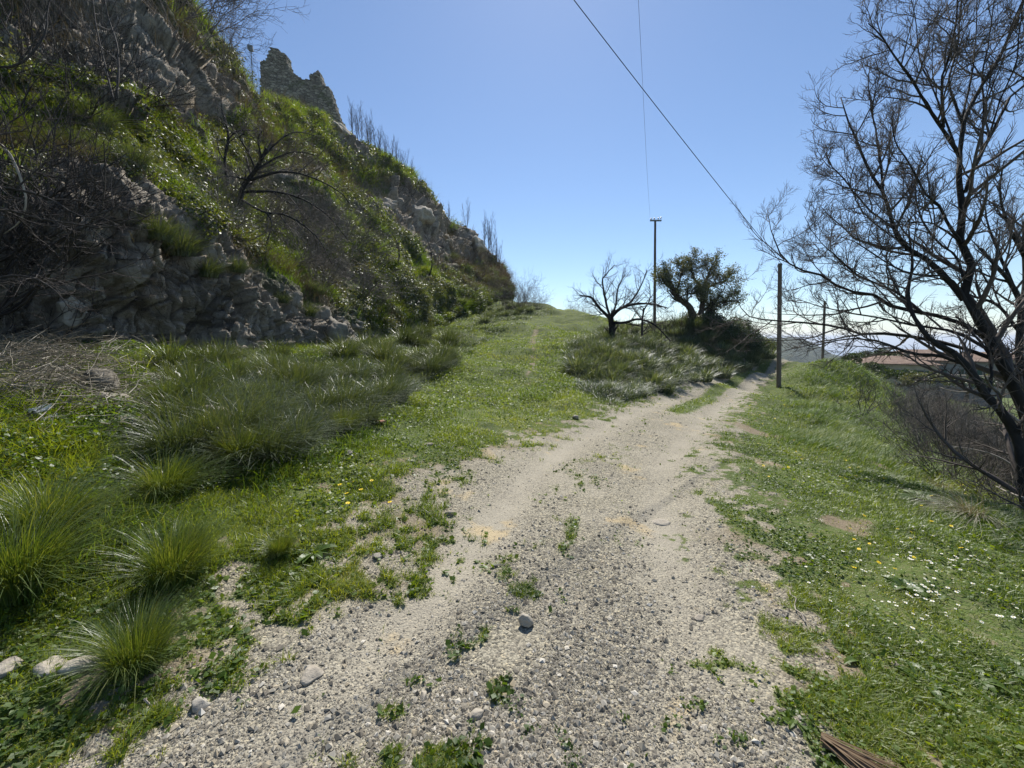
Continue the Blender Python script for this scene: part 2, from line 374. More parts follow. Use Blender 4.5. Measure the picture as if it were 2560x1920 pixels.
# road: centre line and half width from its two edges
EDGE = [(1990,200,2090,0),(1750,480,1990,0),(1600,800,1930,0),(1400,1010,1845,-.02),(1250,1130,1795,-.05),(1150,1270,1775,-.1),(1060,1480,1805,-.22),(1028,1565,1825,-.3),(990,1685,1868,-.5),(962,1757,1898,-.72),(930,1868,1962,-.62),(912,1935,2020,-.42)]
def ray_z(u, v, z):
    q = P(u, v, 1.0)-CAM; t = (z-CAM[2])/q[2]; return CAM+q*t
LE, RE = [], []
for v_, l_, r_, z_ in EDGE:
    LE.append(ray_z(l_, v_, z_)[:2]); RE.append(ray_z(r_, v_, z_)[:2])
LE = np.array([[LE[0][0]+.1, -8]]+LE+[LE[-1]+(LE[-1]-LE[-3])*1.5]); RE = np.array([[RE[0][0]-.1, -8]]+RE+[RE[-1]+(RE[-1]-RE[-3])*1.5])
_yy = np.linspace(-8, 36, 400); _ke = np.hanning(19); _ke /= _ke.sum()
_sm = lambda E: np.convolve(np.pad(np.interp(_yy, E[:, 1], E[:, 0]), 9, 'edge'), _ke, 'valid')
_L, _R = _sm(LE), _sm(RE); _M = (_L+_R)/2; _C = 1/np.sqrt(1+np.gradient(_M, _yy)**2)
def road_dist(x, y):
    c = np.interp(y, _yy, _C); return (x-np.interp(y, _yy, _M))*c, (np.interp(y, _yy, _R)-np.interp(y, _yy, _L))/2*c
def base_z(x, y):
    x = np.asarray(x, float); y = np.asarray(y, float); sh = x.shape; q = np.stack([x.ravel(), y.ravel()], -1); z = np.empty(len(q)); n = len(CTRL)
    for c in range(0, len(q), 40000):
        s = q[c:c+40000]; rr = np.linalg.norm(s, axis=1, keepdims=True); s = s*np.minimum(1, 110/np.maximum(rr, 1e-6))
        d2 = ((s[:, None]-CTRL[None, :, :2])**2).sum(-1); z[c:c+40000] = _phi(d2)@_W[:n]+_W[n]+s@_W[n+1:]
    z = z.reshape(sh); r = np.sqrt(x*x+y*y); f = np.clip((r-100)/4000, 0, 1)
    return z*(1-np.clip((r-100)/400, 0, 1))+(-14-f*240)*np.clip((r-100)/400, 0, 1)
def ground_z(x, y, full=True):
    x = np.asarray(x, float); y = np.asarray(y, float); z = base_z(x, y)
    p = np.stack([x, y, 0*x], -1); r = np.sqrt(x*x+y*y)
    sd_, hw = road_dist(x, y); off = sst(.1, 1.0, np.abs(sd_)-hw)
    z = z+(fbm(p*.45, 3, 5)-.5)*.28*off*np.clip(r/6, .2, 4)*np.where(r > 50, 1, 1)+(fbm(p*2.6, 4, 9)-.5)*(.03+.10*off)
    tr = np.exp(-((np.abs(sd_)-.72)/.26)**2)*(hw > 0)
    return z-.035*tr*(1-off)
def masks(x, y):
    p = np.stack([x, y, 0*x], -1); sd_, hw = road_dist(x, y); n = fbm(p*1.3, 5, 21)-.5; n2 = fbm(p*4, 4, 33)-.5; n4 = fbm(p*13, 3, 35)-.5
    e = np.abs(sd_)-hw; left = sd_ < 0
    road = 1-sst(-.15, .45, e+n*1.0+n2*.5)
    wide = np.where(left, np.clip(1-np.abs(y-3.2)/3.5, 0, 1)*.25, .02)          # scuffed shoulder at the left of the road
    sh = 1-sst(0, .5, e-wide+n*1.6+n2*.9)
    green = sst(-.45, np.where(left, .50+.5*np.clip(1-np.abs(y-4)/4, 0, 1), .5), e-wide*.5+n*.7+n2*1.5+n4*1.7)
    mid = np.exp(-(sd_/.30)**2)*sst(8.0, 10.5, y)*sst(-.35, .0, n*1.2+.12)*1.25
    patch = np.exp(-((sd_+.1)/.5)**2)*sst(.06, .26, n*.45+n2*.9+n4*.9)*(1-sst(7, 10, y))*.6
    green = np.maximum(green, np.maximum(mid, patch))
    # bare scraps in the right verge and the footpath up the left track
    bare = .75*sst(.13, .22, fbm(p*np.array([1.7, 1.2, 1]), 5, 78)-.46-.04*np.maximum(e-1.2, 0))*(~left)*(y < 9)
    green = green*(1-.85*bare)
    px = np.interp(y, [6, 10, 14, 18, 24, 32, 42], [-.6, .2, .75, .95, 1.35, 2.3, 3.6])
    fp = .7*np.exp(-((x-px)/(.10+.006*y))**2)*sst(9, 13, y)*(1-sst(26, 34, y))*sst(-.12, .12, n2+n+.08)
    green = green*(1-.9*fp)
    track = (np.exp(-((np.abs(sd_)-.72)/.26)**2)*1.15)*np.clip(hw, 0, 1)*sst(.3, 0, e)*(.75+n*1.3)
    far = sst(60, 120, np.sqrt(x*x+y*y)); green = np.maximum(green, far)
    return np.maximum(road, sh*.9), np.clip(green, 0, 1), np.clip(np.maximum(track, fp), 0, 1), sd_, hw

az = np.concatenate([np.linspace(-180, -64, 40, endpoint=False), np.linspace(-64, 64, 520, endpoint=False), np.linspace(64, 180, 40, endpoint=False)])*math.pi/180
rr = np.concatenate([[.02], np.geomspace(.45, 95, 640), np.geomspace(100, 60000, 60)])
A_, R_ = np.meshgrid(az, rr, indexing='ij'); GX, GY = np.sin(A_)*R_, np.cos(A_)*R_
GZ = ground_z(GX, GY)
G = np.stack([GX, GY, GZ], -1); Groad, Ggreen, Gtrack, Gsd, Ghw = masks(GX, GY)
na, nr = A_.shape
ii, jj = np.meshgrid(np.arange(na), np.arange(nr-1), indexing='ij'); i2 = (ii+1) % na
Q = np.stack([ii*nr+jj, ii*nr+jj+1, i2*nr+jj+1, i2*nr+jj], -1).reshape(-1, 4)
isroad = (np.abs(Gsd)-Ghw < .05)[:, :-1].reshape(-1) & (R_[:, :-1].reshape(-1) < 48)
def submesh(name, sel, mat):
    q = Q[sel]; used, inv = np.unique(q, return_inverse=True)
    return mesh(name, G.reshape(-1, 3)[used], [inv.reshape(-1, 4)], mat, None, True,
                {"road": Groad.ravel()[used], "green": Ggreen.ravel()[used], "track": Gtrack.ravel()[used]})
tag(add("ground", submesh("ground", ~isroad, M['ground'])), "grassy ground beside the gravel track", kind="structure")
tag(add("gravel_road", submesh("gravel_road", isroad, M['ground'])), "pale gravel track with two wheel ruts", kind="structure")
def gp(u, v):
    """ground point seen at pixel u,v"""
    q = P(u, v, 1.0)-CAM; t = np.geomspace(1.0, 200, 1500); pts = CAM+q*t[:, None]; z = ground_z(pts[:, 0], pts[:, 1]); below = np.nonzero(pts[:, 2] < z)[0]
    i = below[0] if len(below) else len(t)-1
    x, y = pts[i, :2]; return np.array([x, y, float(ground_z(x, y))])
def gz(x, y): return float(ground_z(np.array(x), np.array(y)))

# ------------------------------------------------------------------ hillside (parametric sheet with crags)
HU = [-700, -400, -150, 0, 150, 300, 463, 600, 750, 926, 1080, 1180, 1245, 1272]
ROWS = [  # (v, depth) per column: base, cliff top, lower slope, slope, upper slope, crest
 [(930,3.2),(910,4.0),(895,4.8),(885,5.3),(893,6.0),(900,6.9),(897,8.0),(885,9.6),(872,12.2),(860,18),(815,30),(778,45),(745,62),(742,72)],
 [(560,3.6),(540,4.5),(530,5.4),(520,6.0),(510,6.7),(520,7.6),(580,8.8),(640,10.7),(700,13.6),(745,20),(775,33),(755,47),(730,64),(733,75)],
 [(340,5),(330,6.2),(320,7.3),(330,8),(335,9.0),(350,10.4),(425,12),(500,15),(580,19),(640,26),(700,38),(715,52),(708,68),(722,78)],
 [(160,6.8),(160,8.4),(160,9.7),(170,10.5),(180,12),(200,14),(260,17),(360,22),(450,28),(530,38),(610,50),(665,62),(690,73),(712,81)],
 [(-20,8.6),(-20,10.6),(-20,12.2),(0,13),(0,15.5),(30,18.5),(110,24),(255,32),(345,40),(440,50),(540,60),(622,69),(670,78),(700,84)],
 [(-300,11.5),(-300,14),(-290,16),(-270,17),(-230,20),(-140,24),(0,30),(172,40),(262,50),(362,60),(482,67),(566,74),(648,82),(690,87)]]
nodes = [[P(u, *vd) for u, vd in zip(HU, row)] for row in ROWS]
base = np.array(nodes[0]); under = base+np.stack([-.0*base[:, 0], 0*base[:, 0], -.16*base[:, 1]-1.0], -1)-nrm(np.c_[base[:, :2], 0*base[:, :1]])*.3
crest = np.array(nodes[-1]); back = crest*np.array([1.18, 1.18, 1.0])+np.array([0, 0, -2.]); back2 = crest*np.array([1.6, 1.6, .6])
N_ = np.array([under]+nodes+[back, back2])
def cr(Pn, t, axis):
    Pn = np.moveaxis(Pn, axis, 0); n = len(Pn); i = np.minimum(t.astype(int), n-2); f = (t-i).reshape(-1, *([1]*(Pn.ndim-1)))
    g = lambda k: Pn[np.clip(k, 0, n-1)]
    p0, p1, p2, p3 = g(i-1), g(i), g(i+1), g(i+2)
    return np.moveaxis(.5*(2*p1+(p2-p0)*f+(2*p0-5*p1+4*p2-p3)*f*f+(3*p1-p0-3*p2+p3)*f**3), 0, axis)
trow = np.concatenate([np.linspace(0, 6, 430, endpoint=False), np.linspace(6, 8, 40)]); tcol = np.concatenate([np.linspace(0, 2, 40, endpoint=False), np.linspace(2, 13, 720)])
H0 = cr(cr(N_, trow, 0), tcol, 1)
def gridnormals(H):
    a = np.gradient(H, axis=0); b = np.gradient(H, axis=1); n = nrm(np.cross(b, a)); s = np.sign((n*(CAM-H)).sum(-1).mean()); return n*s
Hn = gridnormals(H0); Hn = Hn*1.0
hu, hv, hd = project(H0)
T_, C_ = np.meshgrid(trow, tcol, indexing='ij')
def blob(cx_, cy_, rx, ry, ang=0):
    a = R(ang); dx, dy = hu-cx_, hv-cy_; x = dx*math.cos(a)+dy*math.sin(a); y = -dx*math.sin(a)+dy*math.cos(a)
    return np.exp(-((x/rx)**2+(y/ry)**2))
nz = fbm(H0*.5, 4, 3)-.5
hrock = sst(.0, .25, T_-.9)*0+np.clip(blob(260,700,330,190,10)*1.5+blob(560,810,200,80,15)*1.0+blob(830,820,130,45,20)*.75+blob(240,110,190,120,40)*1.6+blob(60,60,120,70)*.9
        +blob(480,200,90,55,40)*.9+blob(1050,540,75,60,45)*.9+blob(960,510,60,50,40)*.6+blob(1180,600,60,35,40)*.8+blob(870,345,60,30,40)*.7+blob(700,440,80,30,35)*.4+blob(1100,620,40,30)*.5, 0, 1.1)
hrock = np.clip(hrock+nz*1.2+.10*sst(2, 3, T_)+.30*sst(.56, .66, fbm(H0*.28, 4, 8)), 0, 1)
hgreen = np.clip(blob(60,260,210,70,20)*1.6+blob(330,380,170,60,28)*1.6+blob(500,470,150,60,30)*1.5+blob(640,560,110,45,30)*.9+blob(560,350,90,50,30)*.8+blob(900,560,160,40,38)*.8+blob(960,420,150,30,38)*.9
        +blob(1000,680,120,40,30)*1.2+blob(1080,760,130,50,15)*1.2+blob(460,600,60,50)*.9+blob(760,330,90,30,35)*.7+.17+nz*1.3, 0, 1.2)*(1-.75*np.clip(hrock, 0, 1))
# crags: large swells, broken blocks with cracks, finer roughness; size follows real distance-free metres
def crags(H, rk):
    hdist = np.linalg.norm(H-CAM, axis=-1); big = np.clip(hdist/22, .35, 1.6)
    q = H+(fbm(H*.8, 3, 40)[..., None]-.5)*1.2
    F1, F2, cid = worley(q*np.array([.8, .8, .55]), 11); f1, f2, c2 = worley(q*np.array([2.3, 2.3, 1.7]), 51); g1, g2, c3 = worley(H*np.array([6, 6, 4.5]), 81)
    rid = 1-np.abs(2*fbm(H*.35, 4, 60)-1)
    d = (fbm(H*.22, 3, 31)-.5)*2.6*big+(rid-.7)*.9*big*(.4+rk)
    near = np.clip(14/hdist, .25, 1)
    qq = H+(fbm(H*2.2, 4, 44)[..., None]-.5)*.5
    d = d+rk*(facets(qq*np.array([.75, .75, .42]), 11, 1.3)*.75*big+facets(qq*np.array([1.9, 1.9, 1.1]), 13, 1.5)*.30+facets(qq*np.array([5, 5, 3]), 15, 1.6)*.10*near
             -.12*np.exp(-((f2-f1)/.05)**2)+(fbm(H*np.array([2.6, 2.6, .6]), 4, 71)-.5)*.35*near)
    d = d+(fbm(H*1.7, 5, 70)-.5)*.4+(fbm(H*7, 4, 72)-.5)*.09*near*rk
    return d, np.clip(np.exp(-((F2-F1)/.05)**2)+.7*np.exp(-((f2-f1)/.06)**2), 0, 1)
hdsp, hcrack = crags(H0, hrock)
fade = sst(0, .6, T_)*.9+.1
near_crest = 1-.65*np.exp(-((T_-6)/.35)**2)
H = H0+Hn*(hdsp*fade*near_crest)[..., None]
SIL = [(-700,-400),(300,-200),(463,-40),(560,100),(602,166),(651,218),(740,250),(858,302),(937,366),(1036,426),(1094,496),(1128,542),(1180,561),(1215,606),(1262,668),(1275,735)]
for _ in range(14):                                   # settle the crest line to its true height
    pu_, pv_, pd_ = project(H); pv_ = np.where(T_ > 6.3, 1e9, pv_); k_ = pv_.argmin(0); cc_ = np.arange(T_.shape[1])
    us_, vs_, ds_ = pu_[k_, cc_], pv_[k_, cc_], pd_[k_, cc_]
    err = (vs_-np.interp(us_, [q_[0] for q_ in SIL], [q_[1] for q_ in SIL]))/F*ds_-.95      # room for the plants on the crest
    ke = np.hanning(9); ke /= ke.sum(); err = np.convolve(np.pad(err, 4, 'edge'), ke, 'valid')
    H[..., 2] += err[None]*sst(2.5, 5.0, T_)
nrw, ncl = T_.shape
ii, jj = np.meshgrid(np.arange(nrw-1), np.arange(ncl-1), indexing='ij')
HQ = np.stack([ii*ncl+jj, ii*ncl+jj+1, (ii+1)*ncl+jj+1, (ii+1)*ncl+jj], -1).reshape(-1, 4)
tag(add("hillside", mesh("hillside", H, [HQ], M['hill'], None, True, {"rock": hrock.ravel(), "crack": (hcrack*hrock).ravel()})), "steep rocky hillside left of the track", kind="structure")
HN = gridnormals(H); Hu, Hv, Hd = project(H)
def hp(u, v, tmax=6.0):
    """hill point seen nearest pixel u,v"""
    c = (Hu-u)**2+(Hv-v)**2+Hd*2+np.where(T_ > tmax, 1e9, 0)+np.where(T_ < 1, 1e9, 0); k = np.unravel_index(c.argmin(), c.shape)
    return H[k].copy(), HN[k].copy()

# ------------------------------------------------------------------ sea, far hill
b_ = newmat("sea_water"); nb = b_[1]; wv = nb.noise(.02, 6, .7)
nb.out(nb.bsdf(nb.mix(nb.noise(.0006, 4), (.02, .06, .14), (.03, .08, .17)), .35, nb.bump(wv, .5, 6.0), .5)); M['sea'] = b_[0]
n = 96; a = np.linspace(0, 2*math.pi, n, endpoint=False); ring = [np.stack([np.sin(a)*r, np.cos(a)*r, 0*a-205], -1) for r in (2500, 8000, 25000, 70000)]
V = np.concatenate(ring); Fq = []
for k in range(3):
    i = np.arange(n); j = (i+1) % n; Fq.append(np.stack([k*n+i, k*n+j, (k+1)*n+j, (k+1)*n+i], -1))
tag(add("sea", mesh("sea", V, [np.concatenate(Fq)], M['sea'])), "blue sea on the horizon", kind="structure")
mm, nb = newmat("far_scrub_land"); t = nb.noise(.03, 8, .75)
nb.out(nb.bsdf(nb.ramp(nb.math('ADD', nb.math('MULTIPLY', t, .6), nb.math('MULTIPLY', nb.vor(.09), .3)), [(.3, (.022, .034, .020)), (.5, (.05, .065, .035)), (.72, (.13, .12, .075))]), .95, nb.bump(nb.noise(.12, 5), 1, 4))); M['farland'] = mm
def farhill(name, pts, dd, zb, label):
    us = np.linspace(pts[0][0], pts[-1][0], 160); vs_ = np.interp(us, [p_[0] for p_ in pts], [p_[1] for p_ in pts])
    rows = []
    for f in np.linspace(0, 1, 40):
        dep = dd*(1+.35*f); crest_ = np.array([P(u, v, dd*1.35) for u, v in zip(us, vs_)])
        x = (us-CX)/F*dep; rows.append(np.stack([x, np.full_like(x, dep*1.0), zb+(crest_[:, 2]-zb)*math.sin(f*math.pi/2)**.8], -1))
    rows.append(rows[-1]*np.array([1.4, 1.4, 1])+np.array([0, 0, -60])); Hh = np.array(rows)
    Hh[:, :, 2] += (fbm(Hh/60, 5, 12)-.5)*14*np.clip(np.arange(41)/8, 0, 1)[:, None]; Hh[:, :, 2] += (fbm(Hh/9, 3, 19)-.5)*4
    i, j = np.meshgrid(np.arange(40), np.arange(159), indexing='ij'); q = np.stack([i*160+j, i*160+j+1, (i+1)*160+j+1, (i+1)*160+j], -1).reshape(-1, 4)
    tag(add(name, mesh(name, Hh, [q], M['farland'], None, True)), label, kind="structure")
farhill("far_hill", [(1560,905),(1700,868),(1860,852),(1910,847),(1985,846),(2030,858),(2075,884),(2140,900),(2210,908)], 700, -70, "dark scrub covered hill beyond the end of the track")
farhill("far_ridge", [(1960,930),(2080,896),(2190,893),(2350,897),(2560,902),(2900,905)], 380, -60, "low wooded ridge behind the houses")

# ------------------------------------------------------------------ scatter tools
def pick(W, n, rng):
    w_ = W.ravel().copy(); c = np.cumsum(w_); return np.searchsorted(c, rng.random(n)*c[-1]).clip(0, len(c)-1)
def gsample(W, n, rng):
    """random points over ground cells weighted by W (per cell of the angular grid)"""
    k = pick(W, n, rng); i, j = np.unravel_index(k, W.shape)
    fi, fj = rng.random(n), rng.random(n); i1 = (i+1) % na; j1 = np.minimum(j+1, nr-1)
    a0 = A_[i, j]; da = np.where(np.abs(A_[i1, j]-a0) < .2, A_[i1, j]-a0, .003); a = a0+da*fi
    r = R_[i, j]+(R_[i, j1]-R_[i, j])*fj; x, y = np.sin(a)*r, np.cos(a)*r
    lerp = lambda X: X[i, j]*(1-fi)*(1-fj)+X[i1, j]*fi*(1-fj)+X[i, j1]*(1-fi)*fj+X[i1, j1]*fi*fj
    return np.stack([x, y, lerp(GZ)], -1), (i, j)
def hsample(W, n, rng):
    k = pick(W[:-1, :-1], n, rng); i, j = np.unravel_index(k, (nrw-1, ncl-1)); fi, fj = rng.random(n)[:, None], rng.random(n)[:, None]
    p = H[i, j]*(1-fi)*(1-fj)+H[i+1, j]*fi*(1-fj)+H[i, j+1]*(1-fi)*fj+H[i+1, j+1]*fi*fj
    return p, HN[i, j], (i, j)
def blades(p, h, w, azm, lean, nseg=2, curl=1.0, up=None, tint=None, rng=None):
    """curved tapering blades. lean: how far the tip travels sideways as a share of height"""
    N = len(p); up = np.array([0, 0, 1.]) if up is None else up
    d = np.stack([np.cos(azm), np.sin(azm), 0*azm], -1); s = np.stack([-np.sin(azm), np.cos(azm), 0*azm], -1)
    tw = rng.uniform(-.9, .9, N); s = nrm(s*np.cos(tw)[:, None]+d*np.sin(tw)[:, None])
    V = []
    for k in range(nseg+1):
        t = k/nseg
        c = p+up*(h*(t-.28*curl*lean*t*t))[:, None]+d*(h*lean*t**1.8)[:, None]
        if k < nseg:
            ww = (w*(1-t)**.6*(.75 if k == 0 else 1))[:, None]; V += [c-s*ww/2, c+s*ww/2]
        else: V.append(c)
    V = np.stack(V, 1); m = 2*nseg+1; b0 = np.arange(N)[:, None]*m
    q = [b0+np.array([2*k, 2*k+1, 2*k+3, 2*k+2]) for k in range(nseg-1)]
    tri = b0+np.array([2*nseg-2, 2*nseg-1, 2*nseg])
    faces = ([np.concatenate(q)] if q else [])+[tri]
    tv = np.array([k/nseg for k in range(nseg) for _ in (0, 1)]+[1.0])                # blades pale towards the tip; darker bases put shade into the tint
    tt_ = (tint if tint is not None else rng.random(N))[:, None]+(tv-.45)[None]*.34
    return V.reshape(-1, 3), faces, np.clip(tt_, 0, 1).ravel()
def leaves(p, nrm_, size, rng, asp=.6, tint=None):
    """small folded leaf: 4 corner diamond with a raised tip"""
    N = len(p); nn = nrm(nrm_+rng.normal(size=(N, 3))*.55); a = nrm(np.cross(nn, rng.normal(size=(N, 3)))); b2 = np.cross(nn, a)
    s = size[:, None]
    V = np.stack([p-a*s*.5, p+b2*s*asp*.5-nn*s*.08+a*s*.05, p+a*s*.55-nn*s*.12, p-b2*s*asp*.5-nn*s*.08+a*s*.05], 1)
    b0 = np.arange(N)[:, None]*4
    return V.reshape(-1, 3), [np.concatenate([b0+np.array([0, 1, 2]), b0+np.array([0, 2, 3])])], np.repeat(tint if tint is not None else rng.random(N), 4)
gu, gv, gd = project(G); RAD = R_
INV = (gu > -120) & (gu < 2680) & (gv < 2100) & (gd > .3) & (RAD < 90)
GN = gridnormals(G)
OUTV = (gu > -900) & (gu < 3500) & (gv < 3200) & (gd > .3) & (RAD < 90)          # also what a step to the side would show
view = np.where(INV, 1.0, .30*OUTV)

# ------------------------------------------------------------------ short grass, herbs, gravel (stuff)
def stuff(name, pieces, mat, label, cat):
    mb = MB()
    for V, Fa, T in pieces: mb.put(V, Fa, T)
    V, Fa, T = mb.arrays(); return tag(add(name, mesh(name, V, Fa, mat, T)), label, cat, kind="stuff")
rng = np.random.default_rng(11)
sd_, hw_ = Gsd, Ghw; eoff = np.abs(sd_)-hw_; leftside = sd_ < 0
clump = fbm(G*np.array([1, 1, 0])*2.2, 4, 200)
hfp = fbm(G*np.array([1, 1, 0])*9, 3, 205)
Wg = view*np.clip(Ggreen-.08, 0, 1)**1.3*sst(.30, .55, clump+.12)*sst(.62-.45*Ggreen, .80-.45*Ggreen, hfp+.15)*RAD**-.35
# how tall the grass stands: cropped near the road, longer on the right verge's far slope and near the hill foot
tall = np.where(leftside, (.25+sst(.4, 2.5, eoff)*.75)*(GY < 60), sst(.6, 2.4, eoff)*(.35+.9*sst(5, 10, GY)+.9*sst(2.6, 4, eoff)))
onlawn = np.exp(-((GX-np.interp(GY, [6, 15, 30, 50], [-1.6, -.1, 1.5, 5])-0)/(1.2+.07*GY))**2)*(GY > 5)*leftside
tall = tall*(1-.8*onlawn)
P_, (gi, gj) = gsample(Wg, 560000, rng); d_ = np.linalg.norm(P_[:, :2], axis=1); tl = tall[gi, gj]
tuf = sst(.40, .66, fbm(P_*np.array([1, 1, 0])*1.1, 4, 306)); tuf2 = sst(.4, .7, fbm(P_*np.array([1, 1, 0])*4, 3, 307)); gg_ = Ggreen[gi, gj]
h = (.024+.085*tl+.018*sst(3, 15, d_))*rng.uniform(.5, 1.5, len(d_))*(.55+.9*tuf+.6*tuf2)*(.5+.5*gg_); wd = (.0028+.00075*d_)*rng.uniform(.7, 1.3, len(d_))
patchy = fbm(P_*np.array([.8, .8, 0]), 4, 300)
tt = np.clip(.45+(patchy-.5)*1.8+rng.normal(size=len(d_))*.17+.35*(1-gg_)+.14*onlawn[gi, gj]-.12*tuf2, 0, 1)
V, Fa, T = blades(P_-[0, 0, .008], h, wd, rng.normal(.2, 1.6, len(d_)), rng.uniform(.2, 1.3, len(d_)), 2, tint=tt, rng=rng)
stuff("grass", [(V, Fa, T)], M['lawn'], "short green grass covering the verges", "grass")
# long seed-headed grass on the right hump and verge, leaning with the wind
Wt = view*(~leftside)*sst(.5, 1.8, eoff)*sst(5.5, 9, GY)*sst(.2, .5, clump)*(RAD < 45)*RAD**-.4
P_, (gi, gj) = gsample(Wt, 60000, rng); d_ = np.linalg.norm(P_[:, :2], axis=1)
h = rng.uniform(.12, .42, len(d_))*(.5+.6*sst(.8, 3, eoff[gi, gj]))*(.6+.8*sst(.35, .65, fbm(P_*np.array([1.2, 1.2, 0]), 3, 311))); wd = (.0022+.0007*d_)*rng.uniform(.6, 1.2, len(d_))
tt = np.clip(.38+(fbm(P_*np.array([.7, .7, 0]), 4, 310)-.5)*1.8+rng.normal(size=len(d_))*.22, 0, 1)
stuff("long_grass", [blades(P_-[0, 0, .01], h, wd, rng.normal(-.2, .7, len(d_)), rng.uniform(.4, 1.2, len(d_)), 3, 1.3, tint=tt, rng=rng)], M['grass'], "long wind blown grass on the hump right of the track", "grass")
# broad leaved herbs and clover, dense on the left foreground
Wh = view*np.clip(Ggreen-.15, 0, 1)*np.where(leftside, .25+1.3*sst(.9, 2.5, eoff), .30+.3*sst(1, 2, eoff))*sst(.36, .58, fbm(G*np.array([1, 1, 0])*1.4, 4, 420)+.06*leftside)*(RAD < 30)*(1-.7*onlawn)*RAD**-.2
P_, (gi, gj) = gsample(Wh, 270000, rng); d_ = np.linalg.norm(P_[:, :2], axis=1)
hh = rng.random(len(d_))**1.2*(.03+.16*sst(.35, .65, fbm(P_*1.8, 3, 431))*np.where(leftside, sst(.8, 2.5, eoff), .3*sst(1, 3, eoff))[gi, gj]); P_[:, 2] += hh
sz = (.009+.0022*d_+.018*rng.random(len(d_))**3*(1+leftside[gi, gj])); tt = np.clip(.5+(fbm(P_*1.1, 3, 430)-.5)*1.6+rng.normal(size=len(d_))*.13, 0, 1)
stuff("low_herbs", [leaves(P_, np.array([0, 0, 1.]), sz, rng, .75, tt)], M['herb'], "low leafy herbs and clover among the grass", "herbs")
# taller mixed weeds and dead blades between the tussocks
Ww = view*leftside*sst(1.0, 2.2, eoff)*(RAD < 22)*np.clip(Ggreen, 0, 1)*sst(.45, .6, fbm(G*np.array([1, 1, 0])*2.1, 4, 450))*(1-.9*onlawn)*RAD**-.2
P_, (gi, gj) = gsample(Ww, 60000, rng); d_ = np.linalg.norm(P_[:, :2], axis=1)
tt = np.clip(.4+(fbm(P_*1.5, 3, 455)-.5)*1.4+rng.normal(size=len(d_))*.2+(rng.random(len(d_)) > .93)*.5, 0, 1)
stuff("tall_weeds", [blades(P_-[0, 0, .01], rng.uniform(.06, .26, len(d_)), (.0028+.0008*d_)*rng.uniform(.6, 1.8, len(d_)), rng.normal(0, 1.5, len(d_)), rng.uniform(.2, 1.6, len(d_)), 3, 1.5, tint=tt, rng=rng)], M['grass'], "tangled taller weeds and dead blades between the tussocks", "weeds")
# rank growth filling the gaps: the bank by the track and the belt under the cliff
def pixreg(lo, hi_, u0, u1):
    l_ = np.interp(gu, *lo); h_ = np.interp(gu, *hi_); f = 12.
    return sst(l_-f, l_+f, gv)*sst(h_+f, h_-f, gv)*sst(u0-20, u0+20, gu)*sst(u1+10, u1-10, gu)*view
Wk = pixreg(([1400, 1500, 1650, 1750, 1850, 1940], [860, 825, 812, 812, 832, 868]), ([1400, 1450, 1560, 1700, 1800, 1940], [900, 975, 1025, 990, 952, 905]), 1420, 1940)*(eoff > .15)*(RAD < 42)
P_, (gi, gj) = gsample(Wk, 42000, rng); d_ = np.linalg.norm(P_[:, :2], axis=1)
tt = np.clip(.42+(fbm(P_*.9, 4, 460)-.5)*1.9+rng.normal(size=len(d_))*.14, 0, 1); hgt = sst(.3, .7, fbm(P_*1.1, 3, 462))
pcs = [blades(P_-[0, 0, .02], rng.uniform(.12, .5, len(d_))*(.45+.9*hgt), (.004+.0010*d_)*rng.uniform(.5, 1.5, len(d_)), rng.uniform(0, 6.28, len(d_)), rng.uniform(.2, 1.3, len(d_)), 3, 1.4, tint=tt, rng=rng)]
Wk = (pixreg(([430, 700, 926, 1080, 1180, 1290, 1380], [905, 882, 862, 818, 782, 752, 768]), ([430, 700, 900, 1100, 1220, 1330, 1380], [1180, 1150, 1065, 930, 850, 792, 780]), 400, 1375)*(RAD < 60)*sst(.4, .52, fbm(G*np.array([1, 1, 0])*.8, 3, 470)+.03))
P_, (gi, gj) = gsample(Wk, 90000, rng); d_ = np.linalg.norm(P_[:, :2], axis=1)
tt = np.clip(.36+(fbm(P_*.9, 4, 463)-.5)*1.9+rng.normal(size=len(d_))*.14, 0, 1); hgt = sst(.3, .7, fbm(P_*1.1, 3, 464))
pcs.append(blades(P_-[0, 0, .02], rng.uniform(.08, .42, len(d_))*(.4+.9*hgt), (.0035+.0009*d_)*rng.uniform(.5, 1.6, len(d_)), rng.normal(-.1, 1.4, len(d_)), rng.uniform(.3, 1.5, len(d_)), 3, 1.5, tint=tt, rng=rng))
stuff("rank_growth", pcs, M['bluetuss'], "rank grey green growth filling the bank and the cliff foot", "rank growth")
# gravel stones
def pebble_set(P_, size, rng):
    N = len(P_); b6 = np.array([[1, 0, 0], [0, 1, 0], [-1, 0, 0], [0, -1, 0], [0, 0, 1], [0, 0, -1]], float)
    V = b6[None]*rng.uniform(.65, 1.2, (N, 6, 1))+rng.normal(size=(N, 6, 3))*.16
    V[:, :, 2] *= rng.uniform(.45, .8, (N, 1)); a = rng.uniform(0, 6.28, N); c, s = np.cos(a)[:, None], np.sin(a)[:, None]
    x = V[:, :, 0]*c-V[:, :, 1]*s; y = V[:, :, 0]*s+V[:, :, 1]*c; V = np.stack([x, y, V[:, :, 2]], -1)*size[:, None, None]*.5
    V = V+P_[:, None]; V[:, :, 2] += size[:, None]*.10
    f = np.array([[0, 1, 4], [1, 2, 4], [2, 3, 4], [3, 0, 4], [1, 0, 5], [2, 1, 5], [3, 2, 5], [0, 3, 5]])
    return V.reshape(-1, 3), [(np.arange(N)[:, None, None]*6+f).reshape(-1, 3)], np.repeat(rng.random(N), 6)
mm, nb = newmat("gravel_stones"); t_ = nb.attr("tint")
